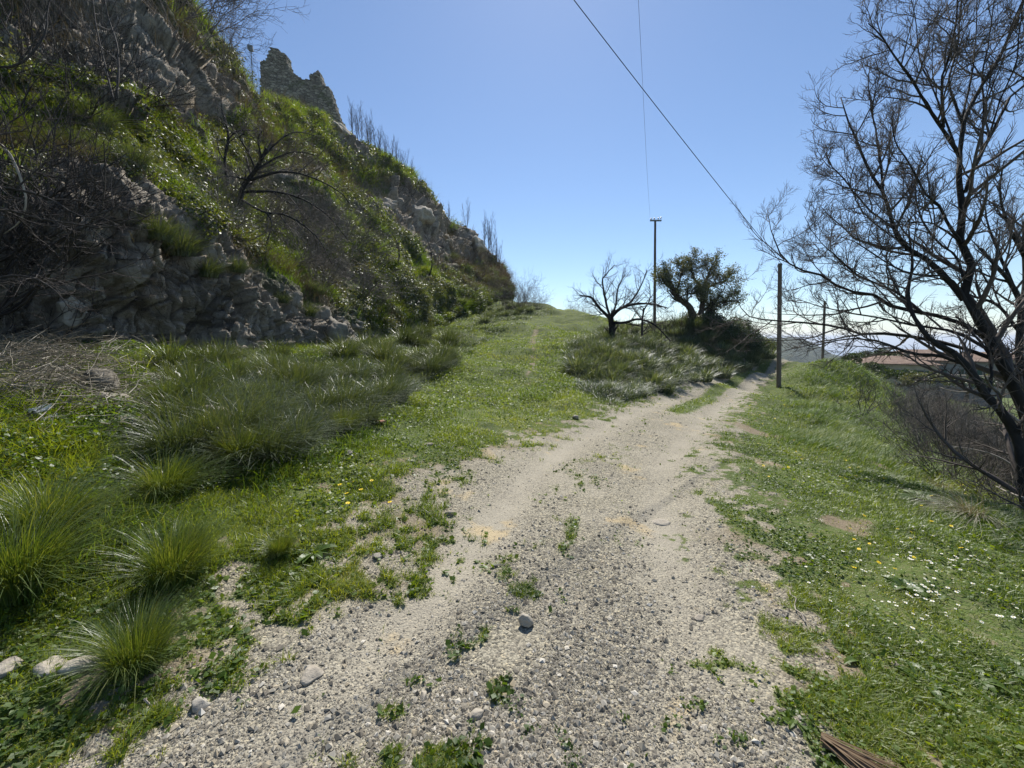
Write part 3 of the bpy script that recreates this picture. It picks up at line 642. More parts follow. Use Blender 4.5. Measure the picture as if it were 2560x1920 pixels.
c_ = nb.ramp(t_, [(0, (.07, .062, .048)), (.25, (.165, .148, .115)), (.5, (.265, .242, .19)), (.75, (.36, .338, .285)), (.9, (.38, .315, .21)), (1, (.58, .55, .48))])
nb.out(nb.bsdf(nb.mix(nb.math('MULTIPLY', nb.noise(60, 3), .4), c_, (.25, .22, .18)), .85)); M['gravel'] = mm
Wp = view*Groad*(RAD < 14)*(1-.93*Gtrack)*(1-.75*Ggreen)*sst(.36, .60, fbm(G*np.array([1, 1, 0])*1.6, 4, 500)+.06)*RAD**-.9
P_, (gi, gj) = gsample(Wp, 140000, rng); d_ = np.linalg.norm(P_[:, :2], axis=1)
sz = (.0038+.0075*rng.random(len(d_))**2.2+.026*rng.random(len(d_))**22)*(1+.05*d_)
stuff("gravel", [pebble_set(P_, sz, rng)], M['gravel'], "loose grey and cream gravel on the track", "gravel")

# ------------------------------------------------------------------ hillside cover (stuff)
Hvis = (Hu > -250) & (Hu < 2600) & (Hv > -250) & (Hv < 1100) & (T_ < 6.25) & (T_ > .8)
hdis = np.linalg.norm(H-CAM, axis=-1)
cl = fbm(H*1.3/np.clip(hdis[..., None]/18, .5, 2.5), 4, 600)
Wl = Hvis*np.clip(hgreen-.25, 0, 1)*sst(.40, .56, cl)*(np.clip(C_/2, 0, 1))
P_, Nn, (hi, hj) = hsample(Wl, 330000, rng); dd = np.linalg.norm(P_-CAM, axis=1)
off = rng.random(len(dd))**1.3*(.04+.012*dd); P_ = P_+nrm(Nn*.6+np.array([0, 0, .6]))*off[:, None]
sz = (.016+.0038*dd)*rng.uniform(.7, 1.3, len(dd)); tt = np.clip(.42+(hgreen[hi, hj]-.6)*.35+(fbm(P_*.5, 4, 610)-.5)*1.3+rng.normal(size=len(dd))*.14, 0, 1)
stuff("hillside_herbs", [leaves(P_, Nn*.3+np.array([0, -.1, .8]), sz, rng, .7, tt)], M['scrub'], "green herbs and creepers covering the hillside", "ground cover")
Wb = Hvis*np.clip(hgreen+.15-hrock*.8, 0, 1)*sst(.44, .60, fbm(H*.9, 4, 620))*(np.clip(C_/2, 0, 1))
P_, Nn, (hi, hj) = hsample(Wb, 110000, rng); dd = np.linalg.norm(P_-CAM, axis=1)
h = (.10+.012*dd)*rng.uniform(.5, 1.5, len(dd)); wd = .003+.0009*dd; tt = np.clip(.45+(fbm(P_*.6, 4, 630)-.5)*1.6+rng.normal(size=len(dd))*.18, 0, 1)
stuff("hillside_grass", [blades(P_, h, wd, rng.normal(-.4, 1.2, len(dd)), rng.uniform(.4, 1.3, len(dd)), 2, 1.2, up=np.array([.15, -.05, .95]), tint=tt, rng=rng)], M['grass'], "rough grass growing over the hillside", "grass")
# dry stalks and dead growth hugging the slope
Wd = Hvis*(1-.75*sst(4.8, 5.6, T_))*np.clip(.9-hgreen, .1, 1)*sst(.42, .6, fbm(H*.7, 4, 640))*(np.clip(C_/2, 0, 1))*np.clip((T_-1)*.8, .05, 1)
P_, Nn, (hi, hj) = hsample(Wd*(1-.93*np.clip(hrock*1.3, 0, 1)), 80000, rng); dd = np.linalg.norm(P_-CAM, axis=1)
stuff("dead_stalks", [blades(P_, (.16+.016*dd)*rng.uniform(.5, 1.6, len(dd)), .0022+.00055*dd, rng.uniform(0, 6.28, len(dd)), rng.uniform(.2, 1.6, len(dd)), 3, 1.0, up=np.array([.2, -.1, .9]), tint=rng.random(len(dd))**1.5, rng=rng)], M['stalk'], "grey dead stalks over the slope", "dead stalks")

# cushions of low scrub: leaves gathered in lumps that catch light on top and shade below
Wc = Hvis*np.clip(hgreen*.8+.3-hrock*.75, 0, 1)*(T_ > 1.15)*(np.clip(C_/2, 0, 1))*sst(.38, .55, fbm(H*.35, 3, 650))
Pc, Nc, (hi, hj) = hsample(Wc, 2600, rng); dc = np.linalg.norm(Pc-CAM, axis=1); m_ = 150; rc = (.10+.012*np.minimum(dc, 35))*np.exp(rng.normal(0, .45, len(dc)))
v_ = nrm(rng.normal(size=(len(Pc), m_, 3))+nrm(Nc+np.array([0, 0, .5]))[:, None]*.9); q_ = Pc[:, None]+v_*(rc[:, None]*rng.uniform(.55, 1.1, (len(Pc), m_)))[..., None]*np.array([1, 1, .8])
sz = np.repeat((.018+.0036*dc), m_)*rng.uniform(.7, 1.3, len(Pc)*m_); tt = np.clip(np.repeat(rng.uniform(.1, .75, len(Pc)), m_)+rng.normal(size=len(sz))*.12, 0, 1)
stuff("hillside_scrub", [leaves(q_.reshape(-1, 3), v_.reshape(-1, 3), sz, rng, .55, tt)], M['scrub2'], "low cushions of dark scrub over the hillside", "scrub")

# ------------------------------------------------------------------ tussocks
def tussock_mesh(seed, n, height, width, lean=.9, wind=(.25, -.1), bl=.0045, nseg=5, tb=1.0):
    r = np.random.default_rng(seed); rad = np.sqrt(r.random(n))*width*.32; a = r.uniform(0, 6.283, n)
    p = np.stack([np.cos(a)*rad, np.sin(a)*rad, 0*a-.02], -1)
    dx, dy = np.cos(a)+wind[0]*2+r.normal(size=n)*.35, np.sin(a)+wind[1]*2+r.normal(size=n)*.35; azm = np.arctan2(dy, dx)
    hh = height*r.uniform(.45, 1.1, n); ln = lean*r.uniform(.25, 1.35, n)*(.4+.8*rad/(width*.32))
    t = np.clip(.42+r.normal(size=n)*.24+(r.random(n) > .88)*.5, 0, 1)
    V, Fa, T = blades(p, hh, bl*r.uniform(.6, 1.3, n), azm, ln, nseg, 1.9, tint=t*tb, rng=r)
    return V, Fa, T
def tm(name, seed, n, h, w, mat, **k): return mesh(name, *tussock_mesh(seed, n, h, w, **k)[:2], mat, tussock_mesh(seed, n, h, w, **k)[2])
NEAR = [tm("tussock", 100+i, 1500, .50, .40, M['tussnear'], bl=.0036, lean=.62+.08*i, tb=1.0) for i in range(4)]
MID = [tm("tussock", 120+i, 520, .62, .6, M['tuss'], bl=.009, nseg=4, tb=.7) for i in range(4)]
FARB = [tm("tussock", 140+i, 380, .75, .9, M['bluetuss'], bl=.022, nseg=3, wind=(.1, 0)) for i in range(5)]
def put(name, me, p, rz, sc, label, cat, group=None):
    return tag(add(name, me, None, p, (0, 0, rz), sc), label, cat, group)
GT = "grass tussocks on the left bank"
for k, (u, v, me, s, lab) in enumerate([
    (440, 1450, 0, .92, "round bright green tussock in the left foreground, middle of three in a line"),
    (345, 1665, 1, .72, "lowest foreground tussock, spilling over pale stones at bottom left"),
    (30, 1480, 2, 1.15, "biggest tussock of long arching blades at the left edge of the photo"),
    (120, 1330, 3, 1.0, "tall shaggy tussock just behind the one at the left edge"),
    (700, 1390, 0, .42, "small upright grass tuft beside the rosette plant near the gravel"),
    (420, 1240, 3, .95, "wind-combed tussock behind the three foreground ones"),
    (600, 1160, 2, .9, "pale streaky tussock left of the yellow flowers"),
    (520, 1105, 1, .85, "wide tussock in front of the half buried cream boulder"),
    (860, 1085, 0, .8, "dark compact tussock beside the broken red tile"),
    (420, 1010, 2, .9, "leaning pale tussock right of the stacked boulders")]):
    put("grass_tussock", NEAR[me], gp(u, v), rng.uniform(-.5, .5), s, lab, "grass tussock", GT)
r2 = random.Random(5); pts = []
while len(pts) < 108:
    u = r2.uniform(430, 1130); lo = np.interp(u, [430, 700, 926, 1150], [915, 890, 868, 805]); hi_ = np.interp(u, [430, 700, 900, 1150], [1190, 1160, 1075, 890])
    v = r2.uniform(lo, hi_)
    if all((u-a)**2+((v-b)*2.2)**2 > 27**2 for a, b in pts): pts.append((u, v))
for k, (u, v) in enumerate(pts):
    p = gp(u, v); d = np.linalg.norm(p[:2]); put("grass_tussock", MID[k % 4], p, r2.uniform(-.6, .6), min(1.9, .34+.085*d)*r2.choice([.7, 1, 1.1])*r2.uniform(.8, 1.2), "wind blown tussock in the belt of long grass at the cliff foot", "grass tussock", "tussocks along the cliff foot")
pts = []
while len(pts) < 26:
    u = r2.uniform(1130, 1330); lo = np.interp(u, [1130, 1250, 1330], [740, 752, 770]); v = r2.uniform(lo, np.interp(u, [1130, 1230, 1330], [860, 800, 785]))
    if all((u-a)**2+((v-b)*2)**2 > 17**2 for a, b in pts): pts.append((u, v))
for k, (u, v) in enumerate(pts):
    put("grass_tussock", FARB[k % 5], gp(u, v), r2.uniform(-3, 3), r2.uniform(.9, 1.4), "distant grey green tussock left of the grass path", "grass tussock", "tussocks at the upper left of the grass path")
# tussocks hanging on the cliff and slopes
for u, v, s, lab in [(455, 640, 1.3, "long tussock hanging down the cliff below the green slope"), (520, 690, 1.0, "tussock drooping from the cliff, lower right of the longest hanging one"), (400, 600, 1.0, "tussock on the cliff lip above the longest hanging one"),
        (590, 680, .8, "small dark tussock in the middle of the cliff"), (250, 330, 1.5, "large grassy clump on the slope below the upper left rocks"), (200, 400, 1.3, "grassy clump left on the lit green slope"),
        (330, 420, 1.2, "grassy clump right on the lit green slope"), (560, 530, 1.1, "grassy clump at the foot of the lit slope"), (770, 790, 1.1, "tussock on the ledge above the cliff foot boulders")]:
    p, n = hp(u, v); put("grass_tussock", MID[int(u) % 4], p, r2.uniform(-.4, .4), s, lab, "grass tussock", "tussocks growing on the cliff")
for k in range(25):
    u = r2.uniform(700, 1240); lo = np.interp(u, [700, 926, 1080, 1240], [560, 560, 620, 700]); v = r2.uniform(lo, np.interp(u, [700, 926, 1080, 1240], [760, 830, 800, 745]))
    p, n = hp(u, v); d = np.linalg.norm(p-CAM); put("grass_tussock", MID[k % 4] if k % 3 else FARB[k % 5], p, r2.uniform(-3, 3), (.5+.022*d)*r2.uniform(.7, 1.2), "tussock among many on the long green slope above the grass path", "grass tussock", "tussocks on the green slope")
# bank right of the lawn
pts = []
BANK = [(1440, 880), (1530, 860), (1640, 840), (1740, 820), (1840, 850), (1900, 880)]
while len(pts) < 120:
    u = r2.uniform(1440, 1930); lo = np.interp(u, [1440, 1500, 1650, 1750, 1850, 1930], [880, 830, 815, 815, 835, 868]); hi_ = np.interp(u, [1440, 1560, 1700, 1800, 1930], [950, 1010, 985, 950, 905])
    v = r2.uniform(lo, hi_)
    if all((u-a)**2+((v-b)*1.8)**2 > 17**2 for a, b in pts): pts.append((u, v))
for k, (u, v) in enumerate(pts):
    p = gp(u, v); put("grass_tussock", FARB[k % 5], p, r2.uniform(-3, 3), r2.uniform(.7, 1.25)*min(1.3, .6+.025*np.linalg.norm(p[:2])), "grey green tussock crowding the bank left of the far track", "grass tussock", "tussocks on the bank by the track")
STR = [tm("straw", 160+i, 260, .7, .5, M['straw'], bl=.006, nseg=4, wind=(-.6, -.1), lean=1.5) for i in range(2)]
for u, v, s, lab in [(2420, 1290, .6, "fan of long dry straw stalks beside the gully, nearest"), (2480, 1250, .9, "fan of dry straw stalks against the big tree trunk"), (2350, 1230, .6, "short fan of dry straw at the edge of the gully")]:
    put("dry_grass_clump", STR[int(u) % 2], gp(u, v), r2.uniform(-.3, .3), s, lab, "dry grass", "dry straw by the gully")
# thin upright reeds by the cliff
for u, v, s in [(320, 935, .55), (360, 955, .6), (150, 850, .6)]:
    lab = {320: "upright yellow green reeds at the cliff foot, left of the two", 360: "upright yellow green reeds at the cliff foot, right of the two", 150: "reeds with drooping leaves under the left rock overhang"}[u]
    V, Fa, T = blades(*(lambda n, g: (g.normal(size=(n, 3))*[.12, .12, 0], g.uniform(.6, 1.1, n), g.uniform(.012, .022, n), g.uniform(0, 6.28, n), g.uniform(.2, .8, n)))(22, np.random.default_rng(u)), 5, 1.6, tint=np.full(22, .85), rng=rng)
    put("reed_clump", mesh("reed", V, Fa, M['grass'], T), gp(u, v), 0, s, lab, "reeds")

# ------------------------------------------------------------------ broad leaf rosettes
def rosette(seed, n, L, w_, mat):
    g = np.random.default_rng(seed); mb = MB()
    for k in range(n):
        a = k*2.4+g.normal()*.2; l = L*g.uniform(.6, 1.1); d = np.array([math.cos(a), math.sin(a), 0]); s = np.array([-d[1], d[0], 0]); m = 6; V = []
        for i in range(m+1):
            t = i/m; c = d*l*t+np.array([0, 0, l*(.75*t-.62*t*t)]); ww = w_*l*math.sin(math.pi*min(1, t*.92+.08))**.8*.5
            V += [c-s*ww+[0, 0, ww*.35], c, c+s*ww+[0, 0, ww*.35]]
        f = [[3*i+j, 3*i+j+1, 3*i+j+4, 3*i+j+3] for i in range(m) for j in (0, 1)]
        mb.put(np.array(V), [np.array(f)], g.uniform(.3, .7))
    return mb.mesh("rosette", mat)
RS = [rosette(1, 16, .20, .36, M['herb']), rosette(2, 22, .15, .5, M['herb']), rosette(4, 14, .14, .28, M['herb'])]
for u, v, k, s, lab in [(785, 1385, 0, .8, "dark rosette of lance shaped leaves beside the gravel"), (2440, 1700, 1, .65, "bright green broad leaved plant at the lower right, largest leaves"), (2530, 1670, 1, .6, "bright leafy plant at the right edge of the photo"),
        (2150, 1650, 2, .8, "dark leaved weed in the right verge by the bare soil"), (2310, 1710, 0, .6, "spiky low weed right of the straw bundle"), (2260, 1470, 1, .8, "leafy weed among the daisies"), (2300, 1250, 0, 1.3, "large leaved dandelion on the right verge"),
        (1975, 1370, 2, .6, "flat weed at the right edge of the gravel"), (160, 1810, 1, .45, "light green leafy weed in the bottom left corner"), (60, 1760, 1, .45, "light green leafy weed at the left edge, low"), (1990, 1800, 2, .5, "small pale rosette on the gravel at lower right")]:
    put("broadleaf_weed", RS[k], gp(u, v)-[0, 0, .01], r2.uniform(0, 6), s, lab, "weed", "broad leaved weeds")

# ------------------------------------------------------------------ flowers
def flower(petals, R0, stem, pm, cm, name):
    mb = MB(); V = []; f = []
    for k in range(petals):
        a = 2*math.pi*k/petals; b_ = math.pi/petals*.8; n0 = len(V)
        V += [[0, 0, stem], [R0*.8*math.cos(a-b_), R0*.8*math.sin(a-b_), stem+R0*.1], [R0*math.cos(a), R0*math.sin(a), stem+R0*.12], [R0*.8*math.cos(a+b_), R0*.8*math.sin(a+b_), stem+R0*.1]]
        f.append([n0, n0+1, n0+2, n0+3])
    me = MB().put(np.array(V), [np.array(f)]).mesh(name, pm)
    c = MB().tube([[0, 0, stem-.001], [0, 0, stem+R0*.3]], [R0*.35, R0*.22], 6).mesh("centre", cm)
    s = MB().tube([[0, 0, -.01], [.002, 0, stem*.5], [0, 0, stem]], .0015, 3).mesh("stem", M['grass'])
    return me, c, s
def plant(name, fl, p, sc, lab, cat, group, tilt):
    root = tag(add(name, None, None, p, tilt, sc), lab, cat, group)
    for nm, me in zip(("petals", "centre", "stem"), fl): add(nm, me, root)
DAISY = flower(12, .013, .055, M['petal'], M['yellow'], "petals"); DAND = flower(14, .018, .09, M['yellow'], M['yellow'], "petals")
g = random.Random(3); n = 0
while n < 150:
    u, v = g.gauss(2300, 150), g.gauss(1440, 90)
    if not (1960 < u < 2560 and 1250 < v < 1640) or (u < 2050 and v > 1500): continue
    p = gp(u, v)
    plant("daisy", DAISY, p, g.uniform(.5, .85), "small white daisy in the right verge", "daisy", "daisies in the right verge", (g.uniform(-.3, .3), g.uniform(-.3, .3), g.uniform(0, 6))); n += 1
n = 0
while n < 75:
    if n < 50: u, v = g.uniform(1850, 2160), g.uniform(1020, 1210)
    else: u, v = g.uniform(2080, 2420), g.uniform(1200, 1450)
    p = gp(u, v); d = np.linalg.norm(p[:2])
    plant("yellow_flower", DAND, p, (.6+.05*d)*g.uniform(.7, 1.1), "small yellow flower in the right verge", "yellow flower", "yellow flowers in the right verge", (g.uniform(-.4, .4), g.uniform(-.4, .4), g.uniform(0, 6))); n += 1
for u, v in [(855, 1238), (888, 1232), (872, 1262), (980, 1282), (930, 1225), (868, 1285), (905, 1250)]:
    plant("yellow_flower", DAND, gp(u, v), 1.1, "yellow flower left of the gravel track", "yellow flower", "yellow flowers in the left grass", (g.uniform(-.3, .3), g.uniform(-.3, .3), 0))

# ------------------------------------------------------------------ rocks
def rock_mesh(seed, dims, mat, n=20, rough=.30):
    g = np.random.default_rng(seed); V = []; u = np.linspace(0, 2*math.pi, n*2, endpoint=False)
    th = np.linspace(0, math.pi, n)[1:-1]
    V = [[0, 0, 1]]+[[math.sin(t)*math.cos(a), math.sin(t)*math.sin(a), math.cos(t)] for t in th for a in u]+[[0, 0, -1]]
    V = np.array(V); m = len(u)
    for _ in range(9):                                  # knock flat facets off
        nn = nrm(g.normal(size=3)); c = g.uniform(.5, .85); ex = np.maximum(V@nn-c, 0); V = V-ex[:, None]*nn*.93
    V = V*(1+(fbm(V*2+seed, 4, seed)[:, None]-.5)*rough)*np.array(dims)*.5
    f4 = [[1+k*m+i, 1+(k+1)*m+i, 1+(k+1)*m+(i+1) % m, 1+k*m+(i+1) % m] for k in range(len(th)-1) for i in range(m)]
    f3 = [[0, 1+i, 1+(i+1) % m] for i in range(m)]+[[len(V)-1, len(V)-1-m+(i+1) % m, len(V)-1-m+i] for i in range(m)]
    return mesh("rock", V, [np.array(f4), np.array(f3)], mat, None, True)
ROCKS = [  # u,v,(size),rz,label, sink
 (1316,1562,(.095,.075,.085),.3,"angular fist sized stone standing alone in the middle of the gravel",.2,'rock'),
 (255,985,(.40,.34,.42),.4,"large dark boulder at the foot of the cliff",.3,'darkrock'),
 (280,1020,(.40,.28,.24),1.2,"pale broken stone in front of the large dark boulder",.2,'rock'),
 (300,1060,(.62,.36,.16),.2,"flat cream slab lying under the brush heap",.5,'rock'),
 (520,1060,(.60,.40,.34),-.4,"half buried cream boulder among the long grass",.3,'rock'),
 (560,1085,(.3,.25,.2),.9,"small pale stone touching the half buried boulder",.3,'rock'),
 (195,1672,(.17,.09,.07),.7,"long pale stone under the lowest tussock",.25,'rock'),
 (130,1672,(.14,.10,.06),-.3,"grey flat stone left of the long pale one",.3,'rock'),
 (8,1680,(.12,.1,.08),0,"small pale stone at the left edge of the photo",.3,'rock'),
 (972,1012,(.32,.25,.22),.2,"brownish stone near the lawn edge by the dark tussocks",.3,'rock'),
 (1123,1287,(.10,.07,.055),.5,"white stone at the left edge of the gravel",.2,'rock'),
 (870,1135,(.10,.08,.06),.1,"white stone in the left lawn",.3,'rock'),
 (942,1395,(.07,.06,.05),.1,"dark grey stone at the left of the gravel",.25,'stone'),
 (1440,1048,(.16,.12,.10),.3,"grey stone at the left verge where the ruts begin",.2,'rock'),
 (1465,895,(.8,.5,.45),.3,"low heap of grey stone in the lawn near the bank",.3,'rock'),
 (1072,1113,(.18,.12,.04),.5,"flat pale stone in the lawn",.4,'rock'),
 (1655,1306,(.20,.13,.045),.1,"flat worn stone set in the right rut",.6,'rock'),
 (780,1690,(.13,.11,.05),.4,"flat grey stone in the gravel at lower left",.45,'rock'),
 (500,1765,(.09,.07,.05),.4,"dark grey stone among the gravel at bottom left",.3,'stone'),
 (1190,1790,(.07,.05,.04),.7,"cream pebble in the gravel near the bottom edge",.3,'rock'),
 (1060,1745,(.035,.075,.03),.2,"elongated white pebble in the gravel",.3,'rock'),
 (1750,1545,(.09,.06,.03),.2,"cream pebble at the right of the gravel",.4,'rock'),
 (2250,1670,(.09,.06,.04),.2,"small grey stone on the bare soil of the right verge",.4,'rock')]
for k, (u, v, s, rz, lab, sink, mt) in enumerate(ROCKS):
    p = gp(u, v); p[2] += s[2]*(.5-sink); put("rock", rock_mesh(50+k, s, M[mt], 14), p, rz, 1, lab, "rock")
for k, (u, v, s, lab) in enumerate([(185, 800, (.42,.32,.6), "pale overhanging boulder at the left of the cliff foot"), (890, 815, (1.5,1.2,1.0), "round grey boulder at the cliff foot, right end"), (830, 830, (1.2,1,1.3), "tall grey boulder left of the round one at the cliff foot"),
        (935, 850, (.9,.8,.8), "lowest grey boulder at the right end of the cliff"), (800, 800, (1.2,.9,1.6), "narrow upright boulder in the cliff face"), (1060, 540, (5,4,4), "large grey outcrop near the right skyline of the hill"), (965, 500, (4,3,3.5), "grey outcrop on the hill left of the large one"),
        (860, 330, (4,3,3), "weathered outcrop below the castle ruin"), (1190, 590, (6,4,3), "low outcrop on the skyline where the hill turns")]):
    p, n = hp(u, v); put("boulder", rock_mesh(90+k, s, M['darkrock' if k in (1, 2, 3, 4) else 'rock'], 26, .95), p-n*s[0]*.32, k, 1, lab, "boulder")
# broken tile, litter
tl_ = MB()
for k, (x, y, a) in enumerate([(0, 0, .3), (.13, .03, 1.2), (-.1, .05, -.5)]): tl_.box([x, y, .02], [.07, .05, .012], a)
put("broken_tile", tl_.mesh("broken_tile", M['rust']), gp(935, 1058), 0, .8, "broken red clay tile pieces in the left grass", "tile")
g = np.random.default_rng(3); n = 14; X, Y = np.meshgrid(np.linspace(-.5, .5, n), np.linspace(-.5, .5, n), indexing='ij')
Z = fbm(np.stack([X, Y, 0*X], -1)*7, 3, 5); i, j = np.meshgrid(np.arange(n-1), np.arange(n-1), indexing='ij'); q = np.stack([i*n+j, i*n+j+1, (i+1)*n+j+1, (i+1)*n+j], -1).reshape(-1, 4)
V = np.stack([X+(Z-.5)*.9, Y+(Z-.5)*.6, Z*1.1], -1)*[.15, .11, .13]
put("litter", mesh("litter", V, [q], M['litter']), gp(92, 1055)+[0, 0, .03], .3, 1, "crumpled white plastic scrap in the brush at left", "litter")
put("litter", mesh("litter", V*.6, [q], M['litter']), gp(128, 1062)+[0, 0, .02], 1.3, 1, "smaller white plastic scrap beside the larger one", "litter")
# straw bundle at the bottom right of the gravel
g = np.random.default_rng(8); n = 60; st = np.zeros((n, 5, 3)); t = np.linspace(0, 1, 5)
a = g.normal(0, .16, n); st[:, :, 0] = t*.24*g.uniform(.6, 1.1, (n, 1))*np.cos(a)[:, None]; st[:, :, 1] = t*.24*np.sin(a)[:, None]+g.normal(0, .008, (n, 1)); st[:, :, 2] = .014+g.random((n, 1))*.028-.01*t
V, Fa, T = tubes([(st, np.full((n, 5), .0022)*np.linspace(1.2, .6, 5))], 4)
put("straw_bundle", mesh("straw_bundle", V, Fa, M['drywood'], T), gp(2050, 1862), -.75, 1.1, "bundle of dry brown stalks lying at the gravel's lower right edge", "straw bundle")
# fallen sticks
for k, (u, v, L, a, lab) in enumerate([(1095, 1310, .35, 2.2, "thin pale twig by the white stone left of the gravel"), (1235, 1420, .14, .3, "tiny dark stick on the gravel"), (1440, 1085, .7, 2.2, "thin dry stick at the left verge by the grey stone"), (370, 1800, .2, 2.4, "short twig at the bottom left of the gravel"), (2010, 1560, .3, 1.2, "curved pale stalk at the right edge of the gravel")]):
    g = np.random.default_rng(k); p = np.stack([np.linspace(0, L, 7), g.normal(0, L*.03, 7), .012+np.abs(g.normal(0, .01, 7))], -1)
    put("stick", MB().tube(p, np.linspace(.005, .002, 7), 5).mesh("stick", M['twigpale']), gp(u, v), a, 1, lab, "stick")

# ------------------------------------------------------------------ trees
def limbs_to_arrays(L, n=14):
    """L: list of (points, r0, r1)"""
    return np.array([resample(p, n) for p, a, b in L]), np.array([np.linspace(a, b, n) for p, a, b in L])
def bark_noise(V, amt, sc=9):
    return V+(np.stack([fbm(V*sc+k*31, 3, k) for k in range(3)], -1)-.5)*amt
def tree(name, L, root, label, cat, group, lv, seed, barkm, twigm, sides=9, leaf=None, bias=None, knots=.03, n0=16, thin=1.0):
    g = np.random.default_rng(seed); P0, R0 = limbs_to_arrays(L, n0)
    batches = []; par, rad = P0, R0
    for k, (cnt, t0, t1, Lf, ang, up, wig, n2, rf, lmin) in enumerate(lv):
        par, rad = spawn(par, rad, cnt, t0, t1, Lf, ang, up, wig, n2, rf, g, tip=.0012 if k else .0018, lmin=lmin, bias=bias)
        batches.append((par, rad))
    o = tag(add(name, None, None, root), label, cat, group)
    V, Fa, T = tubes([(P0-root, R0*thin)], sides, caps=True); V = bark_noise(V, knots)
    add("trunk", mesh("trunk", V, Fa, barkm, T, True), o)
    if batches:
        vv = [tubes([b_], 5 if k == 0 else 3) for k, b_ in enumerate(batches)]
        mb = MB()
        for i_, (V, Fa, T) in enumerate(vv): mb.put(V-root, Fa, T)
        V, Fa, T = mb.arrays(); c = add("crown", mesh("crown", V, Fa, twigm, T, True), o)
        if leaf:
            per, size, mat = leaf; e = par; N = len(e)
            k = g.integers(1, e.shape[1], (N, per)); p = e[np.arange(N)[:, None], k].reshape(-1, 3)+g.normal(size=(N*per, 3))*size*.7
            V, Fa, T = leaves(p, g.normal(size=(len(p), 3)), size*g.uniform(.6, 1.3, len(p)), g, .5)
            add("leaves", mesh("leaves", V-root, Fa, mat, T), o)
    return o
def PL(pts, d0, d1=None, wob=0, seed=0):
    d1 = d0 if d1 is None else d1; g = np.random.default_rng(seed+len(pts)); n = len(pts); dd = np.linspace(d0, d1, n)+g.normal(0, 1, n)*wob
    return np.array([P(u, v, d) for (u, v), d in zip(pts, dd)])
# the big bare tree at the right
big = [
 (PL([(2392,382),(2345,250),(2300,150),(2290,60),(2270,-40)], 5.7, 6.2), .026, .008), (PL([(2404,300),(2430,180),(2440,80),(2445,-60)], 5.7, 6.4), .026, .008), (PL([(2265,619),(2190,560),(2150,520),(2120,450),(2100,400)], 5.7, 6.9), .024, .006), (PL([(2236,769),(2160,690),(2060,640),(2000,590)], 5.8, 7.6), .022, .005), (PL([(2470,350),(2500,250),(2540,160),(2550,60),(2560,-40)], 5.6, 5.2), .024, .008),
 (PL([(2640,1500),(2625,1300),(2600,1150),(2560,1026),(2530,957),(2491,885),(2457,815),(2412,746),(2427,683),(2430,636),(2401,602),(2407,521),(2398,440),(2401,382)], 5.2, 5.6), .165, .062),
 (PL([(2401,382),(2407,312),(2440,240),(2475,180),(2500,139),(2513,110),(2543,46),(2560,0),(2580,-80)], 5.6, 6.0), .055, .02),
 (PL([(2407,312),(2385,250),(2372,205),(2392,120),(2400,35),(2405,-80)], 5.6, 6.1), .035, .012),
 (PL([(2401,392),(2357,324),(2323,272),(2288,214),(2236,139),(2201,87),(2172,58)], 5.6, 5.2), .05, .010),
 (PL([(2357,320),(2355,202),(2372,145),(2392,35),(2395,-90)], 5.5, 5.1), .034, .012),
 (PL([(2412,480),(2450,388),(2485,324),(2525,243),(2560,214),(2620,120)], 5.5, 5.9), .05, .02),
 (PL([(2450,388),(2460,290),(2455,200),(2470,110),(2490,-20)], 5.6, 6.3), .03, .012),
 (PL([(2410,750),(2369,700),(2317,648),(2265,619),(2236,573),(2207,480),(2172,428),(2138,341),(2120,301),(2103,243)], 5.4, 6.2), .075, .014),
 (PL([(2207,480),(2204,430),(2190,330),(2172,231),(2175,150)], 5.9, 6.2), .034, .009),
 (PL([(2236,573),(2170,520),(2110,450),(2070,400),(2065,350)], 5.8, 6.6), .03, .006),
 (PL([(2456,839),(2381,798),(2300,781),(2236,769),(2178,735),(2109,723),(2051,688),(1993,671),(1953,636),(1929,578),(1918,520)], 5.3, 7.4), .062, .008),
 (PL([(2300,781),(2240,730),(2150,690),(2090,640),(2040,590),(2010,540)], 5.6, 6.8), .034, .007),
 (PL([(2496,902),(2400,868),(2300,845),(2207,833),(2138,833),(2091,815),(1976,804),(1895,798),(1860,781),(1835,730),(1820,700)], 5.2, 8.6), .058, .007),
 (PL([(2480,880),(2390,830),(2290,815),(2200,795),(2110,780),(2030,760),(1960,735)], 5.0, 7.0), .045, .007),
 (PL([(2405,610),(2370,560),(2351,520),(2311,480),(2276,416),(2236,347),(2230,290)], 5.5, 5.0), .042, .009),
 (PL([(2402,605),(2334,561),(2265,555),(2184,555),(2120,560)], 5.5, 4.9), .026, .006),
 (PL([(2418,740),(2395,650),(2340,600),(2300,540),(2290,470),(2300,400)], 5.4, 6.2), .035, .009),
 (PL([(2440,800),(2380,700),(2320,690),(2260,680),(2190,640),(2130,600),(2080,590)], 5.2, 5.8), .04, .008),
]
TL = [(12, .2, 1.0, .40, .9, .6, .13, 9, .34, .45), (10, .12, 1.0, .46, .8, .65, .14, 7, .5, .2), (7, .1, 1, .5, .65, .5, .12, 5, .6, .10)]
tree("bare_tree", big, np.array([P(2640, 1500, 5.2)[0], P(2640, 1500, 5.2)[1], gz(*P(2640, 1500, 5.2)[:2])]), "tall dark bare tree leaning in from the right edge, limbs reaching over the verge", "tree", None, TL, 21, M['bark'], M['twig'], 12, knots=.03, thin=.5)
